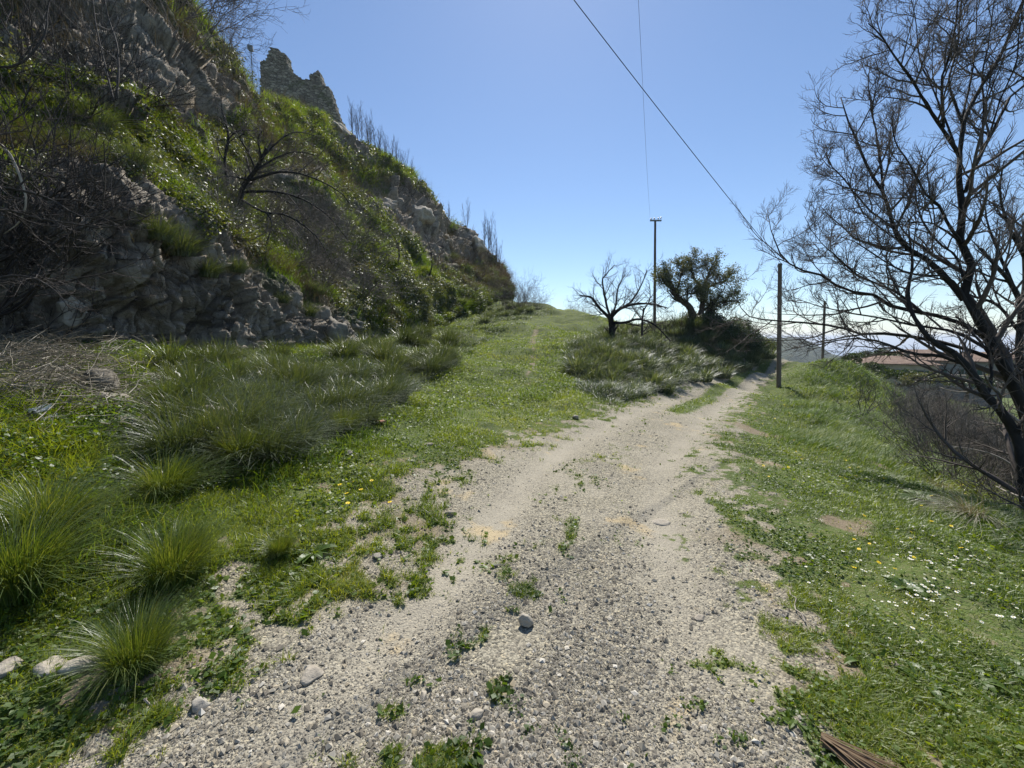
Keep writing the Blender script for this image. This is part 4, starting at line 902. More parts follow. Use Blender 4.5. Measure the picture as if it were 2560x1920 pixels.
second = [
 (PL([(2610,1500),(2590,1330),(2560,1240),(2551,1132),(2533,1072),(2503,1026),(2467,990),(2442,951),(2412,909),(2382,879)], 4.7, 5.0), .10, .05),
 (PL([(2382,879),(2330,850),(2290,800),(2270,740),(2282,660),(2275,600),(2270,560)], 5.0, 5.8), .046, .010),
 (PL([(2412,909),(2350,890),(2270,880),(2180,850),(2100,850),(2020,870)], 5.0, 6.0), .036, .006),
 (PL([(2467,990),(2480,930),(2470,880),(2430,830),(2390,790)], 4.9, 5.4), .03, .012),
 (PL([(2540,1080),(2600,1000),(2640,940),(2700,820)], 4.8, 4.6), .05, .03)]
tree("bare_tree", second, np.array([P(2610, 1500, 4.7)[0], P(2610, 1500, 4.7)[1], gz(*P(2610, 1500, 4.7)[:2])]), "lower crooked bare tree with rough grey bark, in front of the tall dark one", "tree", None,
     [(10, .3, 1.0, .55, .8, .35, .12, 8, .42, .4), (9, .15, 1, .5, .75, .3, .14, 6, .55, .16), (5, .15, 1, .5, .7, .3, .14, 4, .6, .08)], 22, M['bark'], M['twig'], 12, knots=.045, thin=.72)
third = [
 (PL([(2570,1100),(2556,1000),(2548,868),(2551,764),(2525,706),(2485,660),(2450,620)], 8.2, 8.0), .11, .03),
 (PL([(2551,780),(2565,700),(2560,600),(2570,500),(2560,380)], 8.2, 8.5), .07, .02),
 (PL([(2560,640),(2520,560),(2500,480),(2510,400)], 8.3, 8.0), .045, .012),
 (PL([(2545,740),(2500,640),(2470,560),(2460,500)], 8.2, 8.8), .045, .012),
 (PL([(2550,830),(2490,760),(2430,740),(2360,700),(2310,690)], 8.2, 8.6), .045, .01),
 (PL([(2525,706),(2470,690),(2400,650),(2350,600)], 8.1, 8.4), .03, .008)]
tree("bare_tree", third, P(2570, 1130, 8.2), "bare tree at the right edge, farthest back of the three big ones", "tree", None,
     [(11, .2, 1.0, .5, .7, .5, .12, 8, .42, .5), (9, .12, 1, .5, .7, .45, .12, 6, .55, .2), (6, .1, 1, .5, .6, .4, .14, 4, .6, .08)], 23, M['bark'], M['twig'], 10, thin=.8)
# pale dead limbs in the gully
for k, (pts, d, r, lab) in enumerate([([(2555,1060),(2490,1010),(2470,985),(2440,978),(2400,980),(2370,975),(2350,968)], 5.2, .022, "pale curved dead branch sticking out left of the crooked tree"), ([(2560,1180),(2530,1162),(2490,1140),(2440,1125),(2380,1115)], 5.0, .016, "pale forked dead branch low beside the crooked tree"), ([(2560,1245),(2520,1230),(2490,1215)], 4.6, .014, "short pale dead branch at the right edge of the photo")]):
    L_ = [(PL(pts, d, d+.5), r, .004)]; tree("dead_branch", L_, L_[0][0][0], lab, "branch", "pale dead branches by the gully", [(4, .3, 1, .3, .7, .1, .1, 5, .6, .1)], 30+k, M['twigpale'], M['twigpale'], 7, knots=.008)

# small bare trees and the oak on the bank
def bankroot(u, v, d):
    p = P(u, v, d); p[2] = gz(p[0], p[1])-.1; return p
rt = bankroot(1533, 870, 20)
tree("bare_tree", [(np.vstack([rt, PL([(1531,850),(1527,793)], 20)]), .17, .14), (PL([(1527,797),(1519,790),(1495,766),(1479,744),(1449,739)], 20, 19), .09, .03), (PL([(1527,793),(1517,766),(1506,705),(1512,690),(1536,663)], 20, 20.5), .07, .02),
  (PL([(1528,793),(1552,771),(1590,760),(1630,760),(1671,771)], 20, 19), .09, .025), (PL([(1529,808),(1563,806),(1595,798),(1636,812),(1677,853)], 20, 18.5), .08, .02), (PL([(1529,795),(1541,777),(1574,758),(1601,717),(1617,676)], 20, 21), .08, .02), (PL([(1527,793),(1540,760),(1545,720),(1560,690)], 20, 21), .06, .02)],
  rt, "low umbrella shaped bare tree on the lawn left of the tall pole", "tree", None, [(12, .15, 1, .6, .8, .6, .14, 7, .4, .6), (9, .1, 1, .5, .8, .5, .14, 5, .5, .25), (5, .1, 1, .5, .7, .3, .15, 4, .6, .12)], 24, M['bark'], M['twigdark'], 9, knots=.05)
rt = bankroot(1605, 850, 22)
tree("bare_tree", [(np.vstack([rt, PL([(1605,830),(1606,800),(1610,770)], 22)]), .07, .05), (PL([(1606,800),(1590,780),(1575,760)], 22), .04, .015), (PL([(1610,775),(1625,745),(1622,700)], 22), .04, .012)], rt,
  "slender bare tree between the umbrella shaped tree and the tall pole", "tree", None, [(8, .2, 1, .5, .8, .4, .16, 6, .55, .4), (6, .1, 1, .5, .8, .4, .16, 5, .55, .2)], 25, M['bark'], M['twigdark'], 7)
rt = bankroot(1752, 815, 26)
oak = [(np.vstack([rt, PL([(1749,800)], 26)]), .36, .30), (PL([(1744,812),(1734,793),(1720,763),(1696,747),(1685,725),(1672,700)], 26, 25.5), .24, .12), (PL([(1748,808),(1752,785),(1755,771),(1757,744),(1752,722)], 26, 26.3), .22, .13),
  (PL([(1752,808),(1761,796),(1777,771),(1783,766)], 26, 25.5), .2, .15), (PL([(1777,772),(1790,758),(1815,755),(1834,750)], 25.5, 25), .06, .03), (PL([(1685,727),(1665,710),(1655,690)], 25.5, 26), .1, .04), (PL([(1690,735),(1700,700),(1705,670)], 25.6, 26), .1, .04), (PL([(1752,722),(1735,695),(1725,660)], 26, 26.5), .09, .04), (PL([(1752,722),(1770,690),(1780,665)], 26, 25.5), .09, .04), (PL([(1755,725),(1790,710),(1820,700)], 26, 26), .08, .035), (PL([(1695,745),(1720,735),(1740,733)], 25.6, 25), .06, .03)]
tree("oak_tree", oak, rt, "gnarled evergreen tree with three thick stubby limbs on top of the bank", "tree", None, [(12, .3, 1.0, .5, .8, .7, .15, 6, .42, .95), (9, .15, 1, .55, .8, .4, .16, 5, .55, .4), (4, .2, 1, .5, .8, .2, .16, 4, .6, .2)], 26, M['brownbark'], M['twigdark'], 11,
  leaf=(5, .10, M['olive']), knots=.14)

# bare shrubs
def shrub_mesh(seed, n, h, spread, mat, up=.35, r0=.014, lv2=6, lv3=4, sides=4):
    g = np.random.default_rng(seed); m = 9; a = g.uniform(0, 6.28, n); ln = spread*g.uniform(.2, 1, n); L = h*g.uniform(.7, 1.2, n)
    st = np.zeros((n, m, 3)); d = nrm(np.stack([np.cos(a)*ln, np.sin(a)*ln, np.ones(n)], -1)); p = np.stack([np.cos(a), np.sin(a), 0*a], -1)*.08*h
    for k in range(m):
        st[:, k] = p; d = nrm(d+g.normal(size=(n, 3))*.14+np.array([0, 0, up/m])); p = p+d*L[:, None]/(m-1)
    R0 = np.linspace(1, .25, m)[None]*r0*g.uniform(.6, 1.3, (n, 1))
    p2, r2_ = spawn(st, R0, lv2, .2, 1, .45, .7, up, .13, 7, .6, g, tip=.0012); p3, r3 = spawn(p2, r2_, lv3, .15, 1, .5, .7, up, .14, 5, .6, g, tip=.001)
    mb = MB()
    for b_, s_ in (((st, R0), 5), ((p2, r2_), 3), ((p3, r3), 3)):
        V, Fa, T = tubes([b_], s_); mb.put(V, Fa, T)
    return mb.mesh("shrub", mat, True)
SH = [shrub_mesh(200+i, 9, 1.5, 1.1, M['twigdark'], r0=.013) for i in range(5)]
SKB = [shrub_mesh(260+i, 16, 1.5, 1.3, M['twig'], r0=.0045, lv2=9, lv3=6, up=.3) for i in range(2)]
SHG = [shrub_mesh(220+i, 12, 1.3, 1.6, M['twiggrey'], up=.25, r0=.010) for i in range(3)]
g = random.Random(9)
SL = "leafless dark shrub in the tangle over the left cliff"
for k, (u, v, s, lab) in enumerate([
  (40, 860, 1.0, "burnt shrub lowest at the left edge, arching over the brush heap"), (-60, 780, 1.5, "burnt shrub with thick arching stems coming in from the left edge"), (60, 640, 1.3, "dense burnt shrub in the middle of the left edge"),
  (150, 560, 1.1, "burnt shrub spreading over the upper cliff at left"), (30, 470, 1.2, "burnt shrub below the lit grass at the left edge"), (-80, 620, 1.6, None), (-60, 380, 1.4, None), (100, 700, .9, None), (230, 520, .9, None), (10, 560, 1.3, None), (-20, 700, 1.4, None),
  (280, 250, 1.7, "tall shrub with straight upright stems in front of the upper left rock"), (230, 230, 1.5, "upright dark shrub left of the straight stemmed one"), (100, 180, 1.7, "dark shrub at the upper left below the rock"), (20, 120, 1.8, "dark shrub in the upper left corner"), (370, 260, 1.2, None), (160, 90, 1.6, None), (-40, 230, 1.8, None),
  (90, 330, 1.2, None), (180, 300, 1.2, None)]):
    p, n = hp(u, v); o = put("burnt_shrub", SH[k % 5], p-n*.1, g.uniform(0, 6), s, lab or SL, "shrub", "burnt shrubs over the left cliff")
    o.rotation_euler = (n[0]*0+g.uniform(-.2, .2), .55+g.uniform(-.15, .25), g.uniform(-.5, .5)); o.rotation_euler.rotate_axis('Z', g.uniform(0, 6))
for k in range(34):
    u = g.uniform(560, 960); v = np.interp(u, [560, 700, 960], [500, 590, 660])+g.uniform(-60, 110)
    p, n = hp(u, v); d = np.linalg.norm(p-CAM); o = put("bare_shrub", SHG[k % 3], p-n*.1, 0, .5+.055*d*g.uniform(.7, 1.2), "leafless grey brown shrub in the thicket above the right part of the cliff", "shrub", "bare thicket above the cliff")
    o.rotation_euler = (.2+g.uniform(-.2, .2), .7+g.uniform(-.2, .3), g.uniform(-.4, .4)); o.rotation_euler.rotate_axis('Z', g.uniform(0, 6))
for k in range(46):
    u = g.uniform(560, 1230); top = np.interp(u, [560, 848, 1036, 1230], [200, 330, 450, 640]); v = top+g.random()**1.3*170+8
    p, n = hp(u, v); d = np.linalg.norm(p-CAM); o = put("bare_shrub", (SH if k % 2 else SHG)[k % 3], p-n*.1, g.uniform(0, 6), (.55+.022*d)*g.uniform(.6, 1.1), "small leafless shrub on the upper slope under the castle and skyline", "shrub", "bare shrubs on the upper slope")
    o.rotation_euler = (g.uniform(-.2, .2), .3, g.uniform(0, 6))
# traced dark limbs reaching in at the left edge
for k, (pts, d, rr0, m_, lab) in enumerate([
  ([(-120,300),(-40,340),(0,359),(35,405),(64,492),(52,550),(10,585)], 4.6, .020, 'twigpale', "pale bent dead limb hanging near the left edge"),
  ([(-150,520),(-40,470),(60,478),(130,500),(200,540),(270,528),(310,500)], 4.4, .024, 'twigdark', "long dark limb sweeping right from the left edge, upper one"),
  ([(-160,560),(-20,520),(90,545),(190,560),(260,570),(330,545)], 4.5, .022, 'twigdark', "long dark limb sweeping right from the left edge, middle one"),
  ([(-150,420),(0,400),(70,425),(150,445),(230,440)], 4.7, .018, 'twigdark', "dark limb over the lit grass at the left edge"),
  ([(-120,760),(-20,700),(60,690),(130,720),(180,780)], 4.2, .018, 'twigdark', "dark limb drooping over the brush heap"),
  ([(-150,200),(-30,170),(50,160),(110,90),(120,20),(135,-60)], 6.0, .024, 'twigdark', "dark limb rising past the top edge at upper left"),
  ([(290,250),(296,180),(292,110),(270,40),(255,-40)], 8.5, .026, 'twigdark', "straight dark stem in front of the upper left rock"),
  ([(285,255),(262,160),(240,60),(228,-40)], 8.6, .02, 'twigdark', "second straight dark stem left of the first, before the rock")]):
    L_ = [(PL(pts, d, d+.5), rr0, .005)]; tree("dark_limb", L_, L_[0][0][0], lab, "branch", "dead limbs over the left cliff", [(9, .15, 1, .42, .8, .3, .15, 7, .5, .3), (7, .15, 1, .5, .8, .2, .15, 5, .55, .12)], 60+k, M[m_], M['twigdark'], 7, knots=.008)
# dead tree lying across the slope
p0, n0 = hp(600, 500)
dt = [(PL([(600,520),(607,470),(640,425),(655,395),(668,372)], 13.6, 13.2), .09, .05), (PL([(640,425),(620,380),(600,345),(612,335)], 13.3, 12.6), .04, .012), (PL([(655,400),(645,350),(655,325),(640,320)], 13.2, 12.5), .035, .01),
 (PL([(640,425),(690,395),(740,380),(800,390)], 13.3, 14.5), .04, .012), (PL([(625,450),(700,430),(770,440),(850,480),(880,520)], 13.4, 14.5), .05, .012), (PL([(610,480),(690,480),(760,500),(820,540),(870,600)], 13.4, 14.0), .05, .01), (PL([(605,500),(660,530),(720,540),(790,590),(830,660)], 13.4, 13.0), .045, .01),
 (PL([(665,530),(680,560),(665,610),(655,640)], 12.6, 12), .02, .008), (PL([(655,395),(700,350),(740,330),(790,340)], 13.2, 14.5), .035, .01), (PL([(620,450),(570,440),(530,450)], 13.3, 12.5), .03, .01)]
tree("dead_tree", dt, p0-n0*.2, "sprawling grey dead tree with drooping limbs in the middle of the hillside", "tree", None, [(10, .2, 1, .5, .75, .1, .14, 7, .55, .7), (7, .12, 1, .5, .7, .1, .14, 5, .6, .3), (4, .1, 1, .5, .7, 0, .14, 4, .6, .1)], 41, M['bark'], M['twig'], 9, knots=.03)
tree("bare_tree", [(PL([(568,450),(562,400),(570,350),(568,320),(560,290)], 14, 13.8), .05, .03), (PL([(570,350),(590,330),(620,325),(640,330)], 13.9, 13.6), .03, .01), (PL([(568,320),(555,270),(552,220)], 13.8, 13.8), .026, .008)], hp(568, 460)[0]-[0, 0, .2],
  "slim dark bare tree standing left of the dead tree on the slope", "tree", None, [(6, .2, 1, .4, .8, .3, .15, 6, .55, .3), (5, .1, 1, .5, .8, .3, .15, 4, .6, .1)], 42, M['bark'], M['twigdark'], 7)
for k, (u0, v0, h_, lab) in enumerate([(990, 640, 60, "thin dark sapling stem on the slope, left of two"), (1072, 660, 75, "thin dark bent stem on the slope, right of two")]):
    p, n = hp(u0, v0+30); d = project(p)[2]; tree("bare_tree", [(np.vstack([p-[0, 0, .2], P(u0+8, v0, d), P(u0+2, v0-h_*.6, d), P(u0-12, v0-h_, d)]), .08, .02)], p-[0, 0, .2], lab, "tree", None, [(5, .4, 1, .35, .7, .4, .15, 5, .5, .3)], 43+k, M['bark'], M['twigdark'], 6)
# skyline saplings, poplar like
def sapling(seed, h):
    g = np.random.default_rng(seed); n = 3; m = 8; st = np.zeros((n, m, 3)); t = np.linspace(0, 1, m)
    for k in range(n): st[k, :, 0] = t*g.normal(0, .35)+np.sin(t*3)*g.normal(0, .05); st[k, :, 1] = t*g.normal(0, .3); st[k, :, 2] = t*h*g.uniform(.7, 1.05)
    R0 = np.linspace(.026, .006, m)[None]*np.ones((n, 1)); p2, r2_ = spawn(st, R0, 18, .2, 1, .34, .5, .9, .10, 6, .45, g, tip=.004); p3, r3 = spawn(p2, r2_, 4, .2, 1, .5, .45, .6, .1, 4, .6, g, tip=.003)
    return tubes([(st, R0)], 5), [tubes([(p2, r2_)], 3), tubes([(p3, r3)], 3)]
SP = []
for i in range(3):
    a_, b_ = sapling(300+i, 4.0); mb = MB()
    for q_ in b_: mb.put(*q_)
    SP.append((mesh("trunk", a_[0], a_[1], M['twigdark'], a_[2], True), mb.mesh("crown", M['twigdark'], True)))
def place_sap(p, s, rz, lab, grp, k):
    o = tag(add("sapling", None, None, p, (0, 0, rz), s), lab, "tree", grp); add("trunk", SP[k % 3][0], o); add("crown", SP[k % 3][1], o)
for k, (u, s) in enumerate([(882, 1.3), (893, 1.3), (905, 1.25), (922, 1.35), (930, 1.3), (942, 1.15), (953, 1.15), (965, 1.1), (978, 1.05), (990, 1.0), (1003, .9), (1012, .8), (1030, .7), (1122, .7), (1168, 1.0), (1212, 1.3), (1222, 1.4), (1232, 1.3), (1243, 1.1), (1250, .9)]):
    v = np.interp(u, [848, 937, 1036, 1094, 1128, 1180, 1215, 1262], [298, 370, 428, 498, 544, 561, 608, 665])
    p, n = hp(u, v+14, 6.1)
    lab = "thin bare sapling in the row on the skyline right of the castle" if u < 1040 else ("lone thin sapling on the lower skyline" if u < 1200 else "bare sapling where the hillside drops to the sky")
    place_sap(p-[0, 0, .3], s*p[1]/60*.95, k*1.7, lab, "skyline saplings beside the castle" if u < 1040 else ("lower skyline saplings" if u < 1200 else "saplings at the end of the hill"), k)
# twiggy bushes against the sky at upper left
for k, (u, v, s, lab) in enumerate([(470, 100, 4.2, "big twiggy bush against the sky at the upper left"), (540, 150, 3.2, "twiggy bush against the sky, lowest of the upper left group"), (430, 30, 4.2, "twiggy bush at the top edge of the photo left of the lamp"), (500, 70, 4.2, "tangled bush against the sky behind the big twiggy one"), (585, 195, 1.5, "small thorny bush left of the lamp pole"), (648, 215, .9, "small thorny bush between lamp pole and castle")]):
    p, n = hp(u, v, 6.3); put("bare_bush", SKB[k % 2], p-[0, 0, .2], k*1.3, s*np.linalg.norm(p-CAM)/36, lab, "bush")
# crest and path-end bushes
for k, (u, v, s, ev) in enumerate([(1285, 745, 2.4, 0), (1300, 752, 2.2, 1), (1330, 762, 1.6, 1), (1345, 768, 1.2, 0), (1275, 735, 3.0, 0), (1315, 758, 1.8, 1), (1440, 790, 1.3, 0), (1455, 795, .9, 1), (1425, 780, .8, 0), (1472, 798, 1.0, 0)]):
    q = P(u, v, 44); q[2] = gz(q[0], q[1]); put("bare_bush", SKB[k % 2], q-[0, 0, .1], k, s*1.1, ["dark bush on the crest left of the grass path", "low bush on the crest right of the grass path"][u > 1380], "bush", ["bushes left of the path crest", "bushes right of the path crest"][u > 1380])
for k, (u, v, d, s) in enumerate([(1660, 835, 25, 1.3), (1690, 830, 26, 1.2), (1800, 830, 26.5, 1.4), (1860, 850, 27, 1.6), (1885, 860, 28, 1.5), (1580, 850, 21, 1.0), (1710, 850, 24, .9), (1780, 870, 25, .9), (1840, 825, 29, 1.4), (1640, 860, 23, .9), (1870, 840, 30, 1.6)]):
    q = P(u, v, d); q[2] = gz(q[0], q[1]); put("bare_bush", SH[k % 5], q-[0, 0, .1], k*2.1, s, "leafless bush on the bank around the evergreen tree", "bush", "leafless bushes on the bank")

# ivy mound at the end of the bank, evergreen bushes (leafy)
def leafbush(name, c, rad, n, mat, lsize, lab, cat, seed, group=None):
    g = np.random.default_rng(seed); v = nrm(g.normal(size=(n, 3))); v[:, 2] = np.abs(v[:, 2])*1.0-.12
    rr_ = (.62+.5*fbm(v*2.2+seed, 3, seed))*g.uniform(.72, 1.06, n); p = v*rr_[:, None]*np.array(rad)
    V, Fa, T = leaves(p, v, lsize*g.uniform(.6, 1.4, n), g, .7, np.clip(.4+g.normal(size=n)*.2+(fbm(p*2, 3, seed)-.5), 0, 1))
    o = tag(add(name, None, None, c), lab, cat, group); add("foliage", mesh("foliage", V, Fa, mat, T), o)
    m = 7; st = np.zeros((m, 4, 3))
    for k in range(m): a = k*.9; st[k, :, 0] = np.linspace(0, .6, 4)*rad[0]*math.cos(a); st[k, :, 1] = np.linspace(0, .6, 4)*rad[1]*math.sin(a); st[k, :, 2] = np.linspace(-.2, .7, 4)*rad[2]
    V, Fa, T = tubes([(st, np.linspace(.035, .01, 4)[None]*np.ones((m, 1)))], 5); add("stems", mesh("stems", V, Fa, M['brownbark'], T), o); return o
for k, (u, v, d, rd, mt, lab) in enumerate([(1815, 880, 25.2, (1.4,1.1,1.3), 'ivy', "dark evergreen bush on the bank below the oak, left of two"), (1862, 880, 26, (1.4,1.1,1.6), 'ivy', "dark evergreen bush nearly at the end of the bank"), (1840, 858, 27, (1.2,1.1,1.5), 'ivy', "pointed dark bush on top of the bank right of the oak"),
    (1905, 893, 27.5, (1.1,1,1.1), 'scrub', "sunlit yellow green bush at the end of the bank"), (1770, 850, 25.5, (1.3,1,1.0), 'ivy', "dark low bush directly under the oak trunk"), (1590, 880, 19.5, (.45,.4,.5), 'ivy', "small dark bush in front of the umbrella shaped tree"), (1675, 905, 19, (.5,.45,.5), 'ivy', "small dark bush in the middle of the bank")]):
    q = P(u, v, d); q[2] = gz(q[0], q[1]); leafbush("evergreen_bush", q, rd, 5000 if rd[0] > .8 else 1800, M[mt], .085 if rd[0] > .8 else .06, lab, "bush", 400+k)

# thicket of bare shrubs in the gully at the right
GUL = [shrub_mesh(240+i, 14, 1.2, 1.5, M['twiggrey'] if i != 1 else M['twig'], up=.5, r0=.007, lv2=7, lv3=4) for i in range(4)]
pts = []; g = random.Random(12)
while len(pts) < 240:
    x, y = g.uniform(5.5, 40), 3.4+30*g.random()**1.3
    th = math.degrees(math.atan2(x, y))
    if not (35 < th < 62): continue
    edge = np.interp(y, [3, 6, 9, 14, 19, 24, 30], [5.8, 7.2, 9.8, 14.4, 19.6, 25.5, 32])
    if x < edge or x > edge+10: continue
    if all((x-a)**2+(y-b)**2 > (.34+.02*y)**2 for a, b in pts): pts.append((x, y))
for k, (x, y) in enumerate(pts):
    put("gully_shrub", GUL[k % 4], (x, y, gz(x, y)-.05), g.uniform(0, 6), g.uniform(.85, 1.6)*(1.0 if y < 12 else 1.05), "leafless brown shrub in the thicket filling the gully under the big trees", "shrub", "thicket in the gully")
for k, (u, v, s) in enumerate([(2150, 1050, .9), (2165, 1000, .7), (2330, 1120, .9)]):
    q = gp(u, v); put("gully_shrub", SH[k], q, k, s, ["thin upright bare shrub on the right hump, nearest", "thin bare shrub on the right hump behind the nearest", "thin bare shrub standing in the right verge before the gully"][k], "shrub")
# brush heap at far left
g = np.random.default_rng(14); 
W_ = np.exp(-(((gu-110)/170)**2+((gv-960)/85)**2))*(gd > 2)*(gd < 9)*INV; P_, (gi, gj) = gsample(W_, 4200, g); P_[:, 2] += g.random(len(P_))**1.6*.34
a = g.uniform(0, 6.28, len(P_)); L_ = g.uniform(.12, .5, len(P_)); dirs = nrm(np.stack([np.cos(a), np.sin(a), g.normal(0, .35, len(a))], -1))
st = P_[:, None]+dirs[:, None]*np.linspace(0, 1, 4)[None, :, None]*L_[:, None, None]+g.normal(size=(len(P_), 4, 3))*.012
V, Fa, T = tubes([(st, np.linspace(.0035, .0015, 4)[None]*np.ones((len(P_), 1)))], 3)
stuff("dry_brush", [(V, Fa, T)], M['brush'], "heap of dry grey brushwood at the foot of the left cliff", "brushwood")

# ------------------------------------------------------------------ castle ruin
def castle():
    d = 54.0
    OUT = [(652,232),(650,215),(654,178),(653,152),(662,150),(668,140),(675,122),(677,117),(684,122),(690,119),(700,126),(714,138),(720,168),(722,172),(733,184),(748,194),(758,198),(770,197),(771,190),(783,182),(789,180),(793,173),(798,182),(802,194),(806,209),(821,217),(831,242),(839,272),(849,298),(858,322)]
    pu, pv = project(P(652, 200, d))[:2]
    x0, x1 = P(650, 200, d)[0], P(862, 200, d+4)[0]; c = .17; nx = int((x1-x0)/c)+2; zt = P(677, 112, d)[2]; zb = P(858, 350, d)[2]-1.0; nz = int((zt-zb)/c)+2; th = 1.3
    xs = x0+np.arange(nx+1)*c; zs = zb+np.arange(nz+1)*c
    yv = lambda x: d*1.085+(x-x0)*.42        # the wall runs back to the right
    occ = np.zeros((nx, nz), bool); g = np.random.default_rng(2)
    for i in range(nx):
        for j in range(nz):
            x, z = xs[i]+c/2, zs[j]+c/2; u, v, dd = project(np.array([x, yv(x), z])); u += g.normal()*.7; v += g.normal()*.7
            if u < 651 or u > 857: continue
            top = np.interp(u, [p_[0] for p_ in OUT[3:]], [p_[1] for p_ in OUT[3:]])
            occ[i, j] = v > top
            if (u-790)**2+(v-192)**2 < 10 or (u-774)**2/6+(v-198)**2 < 4: occ[i, j] = False
            if ((u-700)**2+(v-214)**2 < 4) or ((u-735)**2+(v-232)**2 < 4): occ[i, j] = True
    W = np.zeros((nx+2, nz+2), bool); W[1:-1, 1:-1] = occ
    idx = {}; V = []; F_ = []
    def vid(i, j, k):
        if (i, j, k) not in idx:
            x = x0+i*c; y = yv(x)+(th if k else 0); q = np.array([x, y, zb+j*c]); q += (g.random(3)-.5)*[.07, .10, .07]; idx[(i, j, k)] = len(V); V.append(q)
        return idx[(i, j, k)]
    for i in range(nx):
        for j in range(nz):
            if not occ[i, j]: continue
            F_.append([vid(i, j, 0), vid(i+1, j, 0), vid(i+1, j+1, 0), vid(i, j+1, 0)]); F_.append([vid(i, j+1, 1), vid(i+1, j+1, 1), vid(i+1, j, 1), vid(i, j, 1)])
            if not W[i, j+1]: F_.append([vid(i, j, 1), vid(i, j, 0), vid(i, j+1, 0), vid(i, j+1, 1)])
            if not W[i+2, j+1]: F_.append([vid(i+1, j, 0), vid(i+1, j, 1), vid(i+1, j+1, 1), vid(i+1, j+1, 0)])
            if not W[i+1, j+2]: F_.append([vid(i, j+1, 0), vid(i+1, j+1, 0), vid(i+1, j+1, 1), vid(i, j+1, 1)])
            if not W[i+1, j]: F_.append([vid(i, j, 1), vid(i+1, j, 1), vid(i+1, j, 0), vid(i, j, 0)])
    V = np.array(V); 
    root = np.array([x0+4, yv(x0+4), zb+2]); o = tag(add("castle_ruin", None, None, root), "jagged ruined stone castle wall on top of the hill", "ruin")
    add("wall", mesh("wall", V-root, [np.array(F_)], M['masonry']), o)
    # return walls running back from both ends, broken tops
    for nm, xa, hgt, ln in (("side_wall", x0+.3, P(655, 165, d)[2]-zb, 6.0), ("side_wall", P(846, 300, d+3.4)[0]-1.2, P(846, 285, d+3.4)[2]-zb, 6.0)):
        n = 26; t = np.linspace(0, 1, n); Vs = []; F4 = []
        top = hgt-t*1.6+(np.random.default_rng(int(hgt*10)).random(n)-.5)*.7
        ya = yv(xa)+th+.003; 
        for i in range(n):
            y = ya+t[i]*ln; Vs += [[xa, y, zb], [xa, y, zb+top[i]], [xa+1.1, y, zb+top[i]-.1], [xa+1.1, y, zb]]
        for i in range(n-1):
            for k in range(3): F4.append([4*i+k, 4*i+k+1, 4*i+k+5, 4*i+k+4])
        F4 += [[0, 3, 2, 1], [4*n-4, 4*n-3, 4*n-2, 4*n-1]]
        add(nm, mesh(nm, np.array(Vs)-root, [np.array(F4)], M['masonry']), o)
mm, nb = newmat("castle_masonry"); p_ = nb.pos()
mp = nb.n("Mapping", {"Vector": p_, "Scale": (1.6, 1.6, 3.0)}).outputs[0]; ed = nb.vor(1.2, mp, 'DISTANCE_TO_EDGE'); cc = nb.n("SeparateColor", {0: nb.vor(1.2, mp, out="Color")}).outputs[0]
cl_ = nb.ramp(nb.math('ADD', nb.math('MULTIPLY', cc, .5), nb.math('MULTIPLY', nb.noise(.7, 6, .7), .5)), [(.25, (.16, .14, .115)), (.5, (.27, .24, .195)), (.75, (.40, .36, .29))])
cl_ = nb.mix(nb.mapr(ed, .0, .09), (.09, .08, .065), cl_)
cl_ = nb.mix(nb.math('MULTIPLY', nb.mapr(nb.noise(.6, 6, .7), .5, .65), .6), cl_, (.10, .12, .05))
nb.out(nb.bsdf(cl_, .95, nb.bump(nb.math('ADD', nb.mapr(ed, 0, .12), nb.noise(4, 5, .7)), .9, .12), .2)); M['masonry'] = mm
castle()
# floodlight mast
pm_, _n = hp(632, 208, 6.2); dm_ = 46.0; b0 = P(632, 214, dm_); t0_ = P(627.5, 128, dm_)
o = tag(add("floodlight_mast", None, None, b0), "thin floodlight mast on the skyline left of the castle", "light mast")
add("pole", MB().tube([[0, 0, -1.2], t0_-b0], [.06, .045], 8).mesh("pole", M['steel']), o)
hd = MB().box(t0_-b0+[0, 0, .30], [.24, .16, .26], .3).box(t0_-b0+[0, -.17, .30], [.27, .02, .29], .3).box(t0_-b0+[0, 0, .0], [.12, .05, .04]); add("lamp_head", hd.mesh("lamp_head", M['steel']), o)
add("arm", MB().tube([t0_-b0+[0, 0, -.1], t0_-b0+[0, 0, .1]], .05, 8).mesh("arm", M['steel']), o)
e_ = P(653, 153, 54)-b0; wr = [(t0_-b0)*(1-t)+e_*t+np.array([0, 0, -.35*math.sin(math.pi*t)]) for t in np.linspace(0, 1, 9)]
add("wire", MB().tube(wr, .018, 4).mesh("wire", M['black']), o)

# ------------------------------------------------------------------ poles and wires
def bolt_ring(mb, z, r): mb.tube([[0, 0, z-.02], [0, 0, z+.02]], r, 12)
def wood_pole(p, top, r0, r1, lab, cat="utility pole"):
    o = tag(add("utility_pole", None, None, p), lab, cat); tp = np.array(top)-p
    z = np.linspace(0, 1, 24)[:, None]; pts = np.array([[0, 0, -.3]])*(1-z)+tp*z; V, Fa, T = tubes([(pts[None], np.linspace(r0, r1, 24)[None])], 14, caps=True)
    add("post", mesh("post", bark_noise(V, .012, 6), Fa, M['pole'], T, False), o); return o, tp
p = P(1948, 967, 18.8); p[2] = gz(p[0], p[1]); top1 = P(1950, 659, 18.8)
o, tp = wood_pole(p, top1, .105, .085, "wooden pole standing at the right side of the track where it bends")
mb = MB(); mb.tube([tp+[0, 0, -.12], tp+[0, 0, -.07]], .098, 14); mb.tube([tp+[0, -.09, -.1], tp+[0, -.17, -.1]], .012, 6); add("clamp", mb.mesh("clamp", M['steel']), o)
p = P(1636, 842, 28); p[2] = gz(p[0], p[1]); top2 = P(1638, 551, 28)
